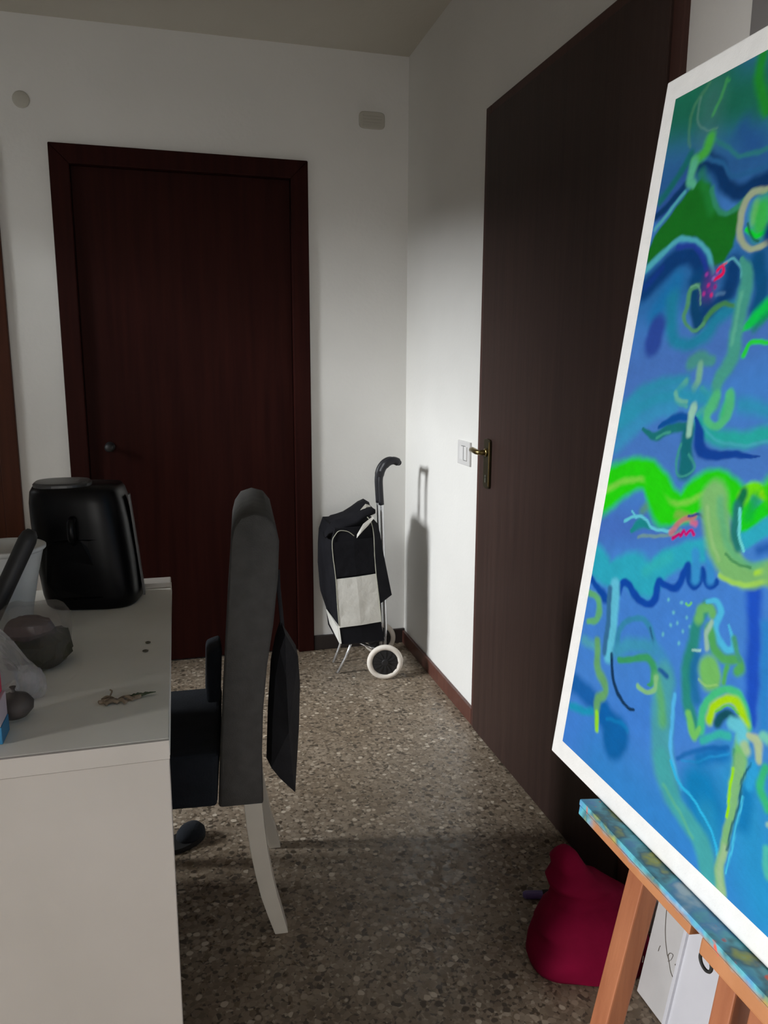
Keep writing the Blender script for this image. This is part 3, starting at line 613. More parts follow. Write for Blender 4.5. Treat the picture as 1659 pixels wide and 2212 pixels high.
# milky plastic cup with a black-handled spatula leaning on it
cup = thing('plastic_cup', 'milky white flared plastic cup left of the air fryer', 'cup', (-0.338, 1.60, TZ))
put('cup_wall', lathe(B(), [(0.040,0.001),(0.046,0.05),(0.060,0.12),(0.072,0.170),(0.074,0.176),(0.071,0.176),(0.058,0.12),(0.043,0.05),(0.036,0.006),(0.001,0.006)], (-0.338,1.60,TZ), 30), M['cup'], cup, smooth=True)
put('rolled_rim', lathe(B(), [(0.0735,0.170),(0.0775,0.174),(0.0775,0.179),(0.0735,0.181),(0.071,0.178)], (-0.338,1.60,TZ), 30), M['cup'], cup, smooth=True)
sp = thing('spatula', 'black spatula with a thick handle leaning up from the left edge of the table', 'spatula', (-0.40, 1.47, TZ))
d0, d1 = Vector((-0.266,1.50,0.978)), Vector((-0.372,1.47,0.762))
put('handle', tube(B(), [d0, d0+(d1-d0)*0.03, d0+(d1-d0)*0.08, d0+(d1-d0)*0.7, d1], [0.010,0.017,0.020,0.020,0.016], 14, 0.8), M['black_matt'], sp, smooth=True)
put('rivet', lathe(B(), [(0.003,0),(0.003,-0.002),(0.001,-0.003)], (-0.352,1.4545,0.802), 12, 'Y'), M['steel'], sp)
put('blade', hexa(B(), [(-0.50,1.44,0.752),(-0.375,1.43,0.752),(-0.375,1.50,0.752),(-0.50,1.52,0.752),(-0.50,1.44,0.755),(-0.372,1.43,0.764),(-0.372,1.50,0.764),(-0.50,1.52,0.755)]), M['black_matt'], sp)

# clear tub of dark leaves, crumpled clear bag, round dark vegetable, printed carton
def crumple(bm, amp, f1, f2, seed, zmin):
    for v in bm.verts:
        q = v.co*f1 + Vector((seed,)*3); v.co += amp*noise.noise_vector(q) + amp*0.45*noise.noise_vector(v.co*f2)
        if v.co.z < zmin: v.co.z = zmin
tub = thing('produce_bag', 'clear plastic bag of dark olive and maroon leaves in front of the air fryer', 'bag', (-0.262, 1.42, TZ))
bm = loft(B(), [superell(-0.262+dx, 1.42, 0.060*k, 0.060*k, TZ+0.0012+z, 40, 3.0) for z, k, dx in ((0,0.75,0),(0.006,0.9,0),(0.03,1.0,0),(0.06,1.02,0),(0.085,1.0,0),(0.100,0.9,0),(0.107,0.6,-0.01),(0.110,0.25,-0.01))])
crumple(bm, 0.006, 22, 60, 3.1, TZ+0.001); put('film', bm, M['tubwall'], tub, smooth=True)
bm = loft(B(), [superell(-0.258, 1.42, 0.057*k, 0.057*k, TZ+0.003+z, 30, 2.8) for z, k in ((0,0.7),(0.02,1.0),(0.045,0.95),(0.055,0.6))])
crumple(bm, 0.007, 45, 110, 8.3, TZ+0.002); put('leaves', bm, M['greens'], tub)
bm = loft(B(), [superell(-0.268, 1.41, 0.042*k, 0.042*k, TZ+0.056+z, 30, 2.4) for z, k in ((0,0.7),(0.012,1.0),(0.026,0.85),(0.032,0.4))])
crumple(bm, 0.005, 45, 110, 2.2, TZ+0.05); put('maroon_leaves', bm, M['purplefood'], tub, label='dull maroon leaves on top')

cb = thing('plastic_bag', 'crumpled empty clear plastic bag at the left edge of the white table', 'bag', (-0.30, 1.27, TZ))
bm = loft(B(), [superell(-0.305+dx, 1.275, 0.068*k, 0.045*k, TZ+0.0012+z, 48, 2.4) for z, k, dx in ((0,0.7,0),(0.008,0.95,0),(0.03,1.0,0.003),(0.05,0.9,0.0),(0.07,0.85,-0.005),(0.09,0.66,-0.012),(0.11,0.55,-0.02),(0.125,0.35,-0.03),(0.13,0.1,-0.03))])
crumple(bm, 0.012, 26, 75, 5.5, TZ+0.001); put('crumpled_film', bm, M['clear'], cb)
bm = loft(B(), [superell(-0.245, 1.262, 0.022*k, 0.020*k, TZ+0.0012+z, 24, 2.2) for z, k in ((0,0.7),(0.015,1.0),(0.035,0.9),(0.050,0.6),(0.056,0.15))])
crumple(bm, 0.007, 40, 90, 1.5, TZ+0.001); put('twisted_corner', bm, M['clear'], cb)

on = thing('onion', 'small dark brown onion beside the crumpled clear bag', 'onion', (-0.262, 1.190, TZ))
put('bulb', lathe(B(), [(0.004,0.0015),(0.018,0.004),(0.027,0.014),(0.028,0.024),(0.021,0.034),(0.009,0.039),(0.004,0.042)], (-0.256,1.192,TZ), 24), M['onion'], on, smooth=True)
put('stem', lathe(B(), [(0.004,0.0405),(0.003,0.046),(0.005,0.050)], (-0.256,1.192,TZ), 10), M['onion'], on)

ct = thing('carton', 'printed carton with red, white and blue bands at the left edge of the table', 'carton', (-0.30, 1.135, TZ))
put('blue_band', box(B(), -0.345, -0.2555, 1.103, 1.150, TZ+0.001, TZ+0.026), M['cartonblue'], ct, bevel=0.001, label='blue lower band')
put('white_band', box(B(), -0.345, -0.2565, 1.103, 1.150, TZ+0.0265, TZ+0.062), M['cartonwhite'], ct, bevel=0.001, label='pinkish white middle band')
put('red_band', box(B(), -0.345, -0.2610, 1.103, 1.150, TZ+0.0625, TZ+0.092), M['pink'], ct, bevel=0.001, label='red upper band')

# dried sprig and two crumbs
sg = thing('dried_sprig', 'dried sprig with brown stems and a green leafy tip lying on the white table', 'sprig', (-0.10, 1.214, TZ))
def pp(x, y): # small helper: table coordinates along the sprig
    return Vector((x, y, TZ+0.0035))
bm = B(); tube(bm, smooth_path([pp(-0.138,1.209),pp(-0.122,1.214),pp(-0.105,1.211),pp(-0.090,1.214),pp(-0.075,1.218)]), [0.0035]*8+[0.003]*17, 8)
for a, b_ in (((-0.131,1.206),(-0.112,1.206)),((-0.134,1.217),(-0.115,1.213)),((-0.128,1.200),(-0.108,1.203)),((-0.112,1.205),(-0.097,1.198)),((-0.108,1.214),(-0.086,1.208))):
    tube(bm, smooth_path([pp(*a), pp((a[0]+b_[0])/2, (a[1]+b_[1])/2+0.004)+Vector((0,0,0.003)), pp(*b_)], 4), 0.0028, 7)
jitter(bm, 0.0016, 160); put('stem', bm, M['twig'], sg)
put('upright_twig', tube(B(), smooth_path([(-0.123,1.213,TZ+0.005),(-0.121,1.217,TZ+0.010),(-0.119,1.226,TZ+0.013),(-0.122,1.231,TZ+0.014)]), 0.0013, 7), M['twig'], sg)
bm = B()
for i, (x, y, r) in enumerate(((-0.092,1.219,0.004),(-0.086,1.221,0.006),(-0.080,1.224,0.0065),(-0.074,1.222,0.006),(-0.068,1.224,0.0055),(-0.062,1.225,0.004))):
    tube(bm, [(x-0.008,y-0.002,TZ+0.003),(x,y,TZ+0.005),(x+0.010,y+0.002,TZ+0.004)], [0.001,r*0.8,0.0008], 8, 0.45)
jitter(bm, 0.0015, 200, 2); put('leaf', bm, M['leaf'], sg, label='dark green leafy tip')
for i, (x, y, lb) in enumerate(((-0.072,1.476,'tiny brown crumb on the table, the farther of two near its right edge'),(-0.075,1.430,'tiny brown crumb on the table, the nearer of two near its right edge'))):
    bm = B(); bmesh.ops.create_icosphere(bm, subdivisions=2, radius=0.0042, matrix=Matrix.Translation((x,y,TZ+0.0022)) @ Matrix.Diagonal((1.3,1.0,0.5,1))); jitter(bm, 0.0010, 300, i)
    tag(put('crumb', bm, M['crumb'], origin=(x,y,TZ)), lb, 'crumb', 'crumbs on the table')

# ---------------------------------------------------------------- chair in its charcoal slipcover
ch = thing('dining_chair', 'high-backed charcoal slipcovered chair with cream curved legs, tucked into the white table', 'chair', (0.12, 1.55, 0))
prof = [(0.050,0.336),(0.058,0.47),(0.068,0.60),(0.078,0.72),(0.088,0.83),(0.096,0.925),(0.103,0.952),(0.118,0.972),(0.146,0.980),(0.172,0.973),(0.188,0.952),(0.194,0.92),(0.190,0.84),(0.178,0.74),(0.163,0.65),(0.152,0.55),(0.147,0.45),(0.147,0.336)]
rings = []
for y, k in ((1.550,0.86),(1.554,0.95),(1.565,1.0),(1.64,1.0),(1.74,1.0),(1.84,1.0),(1.905,1.0),(1.918,0.95),(1.922,0.86)):
    bow = 0.0
    rings.append([Vector((0.12+(x-0.12)*k+bow, y, 0.66+(z-0.66)*(0.97+0.03*k))) for x, z in prof])
put('backrest', loft(B(), rings), M['fabric_chair'], ch, smooth=True)
bm = hexa(B(), [(-0.33,1.56,0.336),(0.048,1.552,0.336),(0.048,1.92,0.336),(-0.33,1.915,0.336),(-0.33,1.56,0.455),(0.055,1.552,0.46),(0.055,1.92,0.46),(-0.33,1.915,0.455)])
put('seat', bm, M['fabric_navy'], ch, bevel=0.012, seg=3)
def sq_leg(pts, wd):
    rings = []
    for (x, y, z), h in zip(pts, wd): rings.append([(x-h,y-h,z),(x+h,y-h,z),(x+h,y+h,z),(x-h,y+h,z)])
    return loft(B(), rings)
rear = [(0.124,0,0.334),(0.128,0,0.28),(0.134,0,0.22),(0.143,0,0.16),(0.154,0,0.10),(0.167,0,0.05),(0.180,0,0.0)]
for y in (1.575, 1.899): put('leg', sq_leg([(x,y,z) for x,_,z in rear], [0.0195,0.0195,0.019,0.0185,0.018,0.017,0.015]), M['cream'], ch, bevel=0.002)
for y in (1.585, 1.89): put('leg', sq_leg([(-0.29,y,0.334),(-0.29,y,0.0)], [0.019,0.015]), M['cream'], ch, bevel=0.002)
ch.rotation_euler.z = R(-4.5)

cu = thing('seat_cushion', 'black cushion propped on the chair seat against the backrest, far side', 'cushion', (0.03, 1.88, 0.46))
bm = hexa(B(), [(0.040,1.80,0.468),(0.0745,1.80,0.468),(0.0745,1.90,0.468),(0.040,1.90,0.468),(0.046,1.80,0.600),(0.083,1.80,0.612),(0.083,1.90,0.612),(0.046,1.90,0.600)])
bmesh.ops.bevel(bm, geom=list(bm.edges), offset=0.012, segments=3, profile=0.6, affect='EDGES')
put('cover', bm, M['fabric_navy'], cu, smooth=True)

# dark cloth bag hanging behind the backrest
hb = thing('cloth_bag', 'dark slate cloth bag hanging behind the charcoal chair back', 'bag', (0.215, 1.74, 0.30))
V = [(0.222,1.70,0.665),(0.254,1.72,0.600),(0.262,1.75,0.52),(0.256,1.74,0.41),(0.238,1.70,0.262),(0.200,1.68,0.315),(0.180,1.68,0.345),(0.186,1.69,0.45),(0.196,1.69,0.57),(0.208,1.69,0.63)]
V2 = [(x+0.004, y+0.13, z-0.01) for x, y, z in V]
Vm = [(0.222+(x-0.222)*1.12, y+0.06, 0.46+(z-0.46)*1.04) for x, y, z in V]
# ridge in the near face: folded cloth
bm = B(); n = len(V); a = [bm.verts.new(p) for p in V]; m_ = [bm.verts.new(p) for p in Vm]; c = [bm.verts.new(p) for p in V2]
r1, r2, r3 = [bm.verts.new(p) for p in ((0.216,1.650,0.575),(0.218,1.642,0.45),(0.226,1.655,0.345))]
for f in ((a[0],r1,a[9]),(a[0],a[1],r1),(a[1],a[2],r2,r1),(a[2],a[3],r2),(a[3],r3,r2),(a[3],a[4],r3),(a[4],a[5],r3),(a[5],a[6],r3),(a[6],a[7],r2,r3),(a[7],a[8],r2),(a[8],r1,r2),(a[8],a[9],r1)): bm.faces.new(f)
for p, q in ((a, m_), (m_, c)):
    for i in range(n): j = (i+1) % n; bm.faces.new([p[i], q[i], q[j], p[j]])
bm.faces.new(c)
put('pouch', bm, M['fabric_bag'], hb)
put('strap', tube(B(), smooth_path([(0.224,1.76,0.655),(0.222,1.77,0.70),(0.218,1.775,0.76),(0.218,1.78,0.80)]), 0.005, 8, 0.5), M['fabric_bag'], hb, smooth=True)

sl = thing('slipper', 'black slipper on the floor under the chair beside the white table', 'slipper', (-0.02, 1.97, 0))
put('sole', loft(B(), [superell(-0.03, 1.965, 0.062*k, 0.036*k, z, 28, 2.4, R(35)) for z, k in ((0.0005,0.97),(0.004,1.0),(0.014,0.98))]), M['rubber'], sl)
put('upper', loft(B(), [superell(-0.012, 1.975, 0.042*k, 0.033*k, z, 24, 2.3, R(35)) for z, k in ((0.0145,0.98),(0.03,0.92),(0.043,0.65),(0.047,0.2))]), M['fabric_navy'], sl, smooth=True)

# ---------------------------------------------------------------- shopping trolley in the far corner
tr = thing('shopping_trolley', 'black and white wheeled shopping trolley standing in the far corner', 'shopping trolley', (0.74, 3.05, 0))
YN, YF_ = 2.930, 3.185
lv = [ # z, near front x, near back x, back gusset x, far front x, far back x
 (0.165,0.612,0.796,0.800,0.604,0.820),(0.245,0.603,0.780,0.790,0.598,0.806),(0.322,0.597,0.772,0.782,0.575,0.800),(0.345,0.596,0.770,0.836,0.572,0.800),
 (0.452,0.590,0.757,0.815,0.564,0.790),(0.54,0.580,0.750,0.800,0.566,0.785),(0.600,0.578,0.748,0.790,0.570,0.780),(0.650,0.590,0.746,0.778,0.585,0.775)]
def bag_ring(l, nf=0.0):
    z, a, b_, g, f, fb = l
    return [(a,YN,z),((a+b_)/2,YN-0.006,z),(b_,YN,z),(g,YN+0.045,z),(g+0.01,YF_-0.045,z),(fb,YF_,z),((f+fb)/2,YF_+0.006,z),(f,YF_,z),((a+f)/2-0.006,(YN+YF_)/2,z)]
bm = loft(B(), [bag_ring(l) for l in lv]); 
for v in bm.verts: v.co += 0.004*noise.noise_vector(v.co*9)
put('bag', bm, M['bag_black'], tr)
def side_quad(za, zb, off, n=8):
    """panel laid on the near side of the bag between two heights"""
    bm = B()
    def at(z, u):
        for l0, l1 in zip(lv, lv[1:]):
            if l0[0] <= z <= l1[0]:
                t = (z-l0[0])/(l1[0]-l0[0]); a = l0[1]+(l1[1]-l0[1])*t; b_ = l0[2]+(l1[2]-l0[2])*t
                x = a+(b_-a)*u; y = YN-0.006*(1-abs(2*u-1)); p = Vector((x,y,z)); return p
    g = [[at(za+(zb-za)*j/n, i/n) + Vector((0,-off-0.0015*noise.noise(Vector((i*0.7,j*0.6,za*9))),0.006*(i/n-0.5)*2)) for i in range(n+1)] for j in range(n+1)]
    f = [[bm.verts.new(p) for p in r] for r in g]; bk = [[bm.verts.new(p+Vector((0,off*0.7,0))) for p in r] for r in g]
    for j in range(n):
        for i in range(n):
            bm.faces.new([f[j][i],f[j][i+1],f[j+1][i+1],f[j+1][i]]); bm.faces.new([bk[j][i],bk[j+1][i],bk[j+1][i+1],bk[j][i+1]])
    for i in range(n):
        bm.faces.new([f[0][i],bk[0][i],bk[0][i+1],f[0][i+1]]); bm.faces.new([f[n][i],f[n][i+1],bk[n][i+1],bk[n][i]])
        bm.faces.new([f[i][0],f[i+1][0],bk[i+1][0],bk[i][0]]); bm.faces.new([f[i][n],bk[i][n],bk[i+1][n],f[i+1][n]])
    return bm
put('white_side_panel', side_quad(0.243, 0.448, 0.005), M['bag_white'], tr, smooth=False, label='off-white square panel on the side')
put('black_side_panel', side_quad(0.456, 0.60, 0.005), M['bag_black'], tr)
bm = hexa(B(), [(0.6035,YN+0.001,0.168),(0.612,YN-0.003,0.168),(0.612,YN,0.168),(0.600,3.12,0.190),(0.594,YN+0.001,0.243),(0.603,YN-0.003,0.243),(0.603,YN,0.243),(0.584,3.12,0.262)])
put('white_front_patch', bm, M['bag_white'], tr, label='off-white patch low on the front')
put('piping', tube(B(), smooth_path([(l[1]-0.001,YN-0.005,l[0]) for l in lv if l[0] > 0.24][:-1]+[(0.590,YN-0.003,0.625),(0.606,YN-0.004,0.640),(0.640,YN-0.006,0.636),(0.665,YN-0.008,0.617)], 4), 0.0017, 6), M['piping'], tr, smooth=True)
put('piping', tube(B(), smooth_path([(l[2],YN-0.005,l[0]) for l in lv if l[0] > 0.24][:-1]+[(0.744,YN-0.002,0.64),(0.735,YN,0.672),(0.722,YN+0.004,0.690)], 4), 0.0017, 6), M['piping'], tr, smooth=True)
# flap over the mouth, sagging in the middle
rings = []
for x, zc, hh in ((0.566,0.612,0.010),(0.580,0.630,0.020),(0.61,0.646,0.026),(0.65,0.655,0.030),(0.69,0.667,0.030),(0.72,0.690,0.030),(0.745,0.704,0.024),(0.768,0.705,0.014)):
    rings.append([(x+0.01*math.cos(t), 3.055+0.118*math.copysign(abs(math.cos(t))**0.6, math.cos(t)), zc+hh*math.sin(t)) for t in [2*PI*i/28 for i in range(28)]])
bm = loft(B(), rings); crumple(bm, 0.012, 14, 30, 4.0, 0.0); put('flap', bm, M['bag_black'], tr, smooth=True)
bm = loft(B(), [[(x,y-0.002,z-w_),(x+0.004,y-0.006,z),(x,y-0.002,z+w_),(x,y+0.004,z)] for x, y, z, w_ in ((0.672,YN,0.610,0.004),(0.688,YN-0.008,0.632,0.010),(0.703,YN-0.008,0.652,0.012),(0.722,YN-0.006,0.668,0.012),(0.742,YN-0.004,0.686,0.006))])
jitter(bm, 0.004, 60); put('lining', bm, M['bag_white'], tr, label='off-white lining showing at the mouth')
bm = loft(B(), [[(x,y-0.012,z-w_),(x+0.004,y-0.016,z),(x,y-0.012,z+w_),(x,y+0.004,z)] for x, y, z, w_ in ((0.690,3.0,0.672,0.006),(0.708,3.0,0.700,0.012),(0.728,3.0,0.722,0.012),(0.745,3.0,0.722,0.006))])
put('inner_cuff', bm, M['vent'], tr)
# tubular frame, U-shaped handle with bent grips
ax0, ax1 = Vector((0.793,2.915,0.0755)), Vector((0.843,3.205,0.0755))
def arm(y, dx): return [(0.790+dx,y,0.0755),(0.794+dx,y,0.20),(0.788+dx,y,0.35),(0.782+dx,y,0.55),(0.776+dx,y,0.72),(0.773+dx,y,0.775)]
put('frame_tube', tube(B(), arm(2.985,0.020), 0.0068, 12), M['chrome'], tr, smooth=True)
put('frame_tube', tube(B(), arm(3.085,0.030), 0.0068, 12), M['chrome'], tr, smooth=True)
gp = [(0.794,2.985,0.728),(0.790,2.985,0.79),(0.789,2.985,0.835),(0.798,2.985,0.872),(0.818,2.985,0.898),(0.844,2.985,0.908),(0.869,2.985,0.899)]
put('handle_grip', tube(B(), smooth_path(gp, 5), [0.0115]*12+[0.0135]*6+[0.016]*12+[0.012], 14), M['grip'], tr, smooth=True)
put('handle_grip', tube(B(), smooth_path([(x+0.011,3.075,z-0.006) for x, y, z in gp], 5), [0.011]*12+[0.0125]*18+[0.010], 14), M['grip'], tr, smooth=True)
put('handle_bar', tube(B(), [(0.866,2.985,0.899),(0.876,3.075,0.894)], 0.0125, 14), M['grip'], tr, smooth=True)
put('grip_button', box(B(), 0.776, 0.788, 2.972, 2.984, 0.846, 0.868), M['grip'], tr, bevel=0.003)
put('axle', tube(B(), [ax0, ax1], 0.006, 10), M['steel'], tr, smooth=True)
wr = Matrix.Rotation(-math.atan2(0.05,0.29), 4, 'Z')
for k, c in enumerate((ax0, ax1)):
    whl = []
    bm = B(); rr = 0.0118
    rings = [[Vector((c.x+(0.0637+rr*math.cos(s))*math.cos(t), c.y+0.9*rr*math.sin(s), 0.0755+(0.0637+rr*math.cos(s))*math.sin(t))) for s in [2*PI*i/12 for i in range(12)]] for t in [2*PI*j/40 for j in range(40)]]
    loft(bm, rings+[rings[0]], caps=False); bmesh.ops.remove_doubles(bm, verts=bm.verts, dist=1e-6)
    bmesh.ops.rotate(bm, verts=bm.verts, cent=c, matrix=wr.to_3x3())
    w_o = put('wheel', bm, M['tyre'], tr, origin=tuple(c), smooth=True)
    hb_ = lathe(B(), [(0.053,-0.006),(0.053,0.006)], c, 36, 'Y'); lathe(hb_, [(0.012,-0.013),(0.014,-0.010),(0.014,0.010),(0.012,0.013)], c, 20, 'Y')
    for i in range(6):
        t = PI*i/6; d = Vector((math.cos(t),0,math.sin(t))); q = Vector((-math.sin(t),0,math.cos(t)))*0.004
        hexa(hb_, [c-d*0.050-q+Vector((0,-0.009,0)), c+d*0.050-q+Vector((0,-0.009,0)), c+d*0.050-q+Vector((0,-0.006,0)), c-d*0.050-q+Vector((0,-0.006,0)), c-d*0.050+q+Vector((0,-0.009,0)), c+d*0.050+q+Vector((0,-0.009,0)), c+d*0.050+q+Vector((0,-0.006,0)), c-d*0.050+q+Vector((0,-0.006,0))])
    bmesh.ops.rotate(hb_, verts=hb_.verts, cent=c, matrix=wr.to_3x3()); put('hub', hb_, M['black_matt'], w_o, origin=tuple(c))
put('stand_leg', tube(B(), [(0.672,2.985,0.163),(0.645,3.00,0.080),(0.614,3.02,0.0055)], 0.0055, 10), M['chrome'], tr, smooth=True)
put('stand_leg', tube(B(), [(0.665,3.125,0.163),(0.645,3.13,0.080),(0.620,3.14,0.0055)], 0.0055, 10), M['chrome'], tr, smooth=True)
put('base_bracket', tube(B(), [(0.70,2.97,0.150),(0.755,2.965,0.120),(0.793,2.95,0.082)], 0.007, 10), M['steel'], tr, smooth=True)
put('base_plate', box(B(), 0.625, 0.800, 2.95, 3.17, 0.152, 0.1635), M['black_matt'], tr, bevel=0.003)

# ---------------------------------------------------------------- boards leaning against the right wall
def leaning(name, label, x0, slope, ya, yb, h, th, m):
    L = math.hypot(slope, 1); ux, uz = slope/L, 1/L; nx, nz = -uz, ux     # normal towards the room
    o = thing(name, label, 'board', (x0, (ya+yb)/2, 0))
    def P_(y, t, off): return (x0+ux*t+nx*off, y, 0.0012+uz*t+nz*off)
    bm = hexa(B(), [P_(ya,0,0),P_(yb,0,0),P_(yb,0,-th),P_(ya,0,-th),P_(ya,h,0),P_(yb,h,0),P_(yb,h,-th),P_(ya,h,-th)])
    zmin = min(v.co.z for v in bm.verts); bmesh.ops.translate(bm, verts=bm.verts, vec=(0,0,0.0006-zmin))
    put('panel', bm, m, o, bevel=0.0012)
    return o, P_
bA, PA = leaning('sketch_board', 'grey-white board with faint pencil lines leaning on the right wall, behind the easel leg', 0.872, 0.178, 0.60, 1.20, 0.68, 0.010, M['board'])
for pl in LINES_A:
    put('pencil_line', tube(B(), smooth_path([PA(y,t,0.0007) for y,t in pl], 6), 0.0012, 6, 0.4), M['pencil'], bA)
bB_, PB = leaning('white_board', 'plain cool white board leaning in front of the sketched board, behind the easel mast', 0.838, 0.168, 0.50, 1.072, 0.93, 0.010, M['board_b'])
put('edge_strip', hexa(B(), [PB(1.066,0.003,0.006),PB(1.074,0.003,0.006),PB(1.074,0.003,0.0003),PB(1.066,0.003,0.0003),PB(1.066,0.92,0.006),PB(1.074,0.92,0.006),PB(1.074,0.92,0.0003),PB(1.066,0.92,0.0003)]), M['board_b'], bB_)

# ---------------------------------------------------------------- crimson cloth and pen on the floor
cl = thing('crimson_cloth', 'crumpled crimson cloth heaped on the floor by the dark brown door', 'cloth', (0.82, 1.33, 0))
lay = [(0.001,0.695,0.955,1.235,1.40),(0.012,0.690,0.965,1.228,1.41),(0.045,0.694,0.960,1.232,1.41),(0.062,0.702,0.955,1.24,1.41),(0.075,0.716,0.948,1.262,1.41),(0.088,0.712,0.945,1.255,1.41),
       (0.110,0.730,0.938,1.27,1.41),(0.124,0.752,0.915,1.29,1.41),(0.136,0.760,0.895,1.31,1.41),(0.150,0.752,0.880,1.298,1.41),(0.172,0.745,0.850,1.31,1.405),(0.186,0.757,0.838,1.325,1.40),(0.205,0.752,0.822,1.32,1.40),(0.228,0.762,0.805,1.335,1.39),(0.240,0.772,0.795,1.35,1.38)]
rings = []
for z, xa, xb, ya, yb in lay:
    r = []
    for p in superell((xa+xb)/2, (ya+yb)/2, (xb-xa)/2, (yb-ya)/2, z, 56, 2.8):
        q = Vector((p.x*11, p.y*11, z*30)); d = noise.noise(q) + 0.35*math.sin(z*130 + p.x*18 + 2.0*noise.noise(q*0.5)); r.append(Vector((p.x + 0.012*d, p.y + 0.014*d, max(0.0008, z + (0.010*noise.noise(q*0.6) if z > 0.02 else 0)))))
    rings.append(r)
put('folds', loft(B(), rings), M['magenta'], cl, smooth=True)
pn = thing('pen', 'small purple pen with a black cap lying beside the crimson cloth', 'pen', (0.795, 1.515, 0))
put('barrel', tube(B(), [(0.766,1.524,0.0105),(0.772,1.522,0.0105),(0.812,1.512,0.0105)], [0.006,0.010,0.010], 14), M['purple'], pn, smooth=False)
put('cap', tube(B(), [(0.8125,1.512,0.0115),(0.832,1.507,0.0115),(0.838,1.505,0.0115)], [0.0105,0.011,0.007], 14), M['rubber'], pn)

# ---------------------------------------------------------------- painting on its easel
BLC = Vector((0.514, 0.95, 0.717)); TH = R(7.6)
U = Vector((math.sin(TH), 0, math.cos(TH))); NF = Vector((-math.cos(TH), 0, math.sin(TH)))
def cvp(s, t, off): return BLC + Vector((0,-s,0)) + t*U + off*NF
CW, CH = 0.80, 0.930
def cbox(bm, s0, s1, t0, t1, o0, o1):
    return hexa(bm, [cvp(s0,t0,o0),cvp(s1,t0,o0),cvp(s1,t0,o1),cvp(s0,t0,o1),cvp(s0,t1,o0),cvp(s1,t1,o0),cvp(s1,t1,o1),cvp(s0,t1,o1)])
pt = thing('painting', 'large blue and green abstract painting with white margins standing on the easel', 'painting', tuple(cvp(CW/2,0,0)))
put('canvas', cbox(B(), 0, CW, 0.0005, CH, -0.016, 0), M['frame_white'], pt, bevel=0.002)
put('stretcher_bar', cbox(B(), 0.36, 0.42, 0.03, CH-0.03, -0.0165, -0.0185), M['easel'], pt)

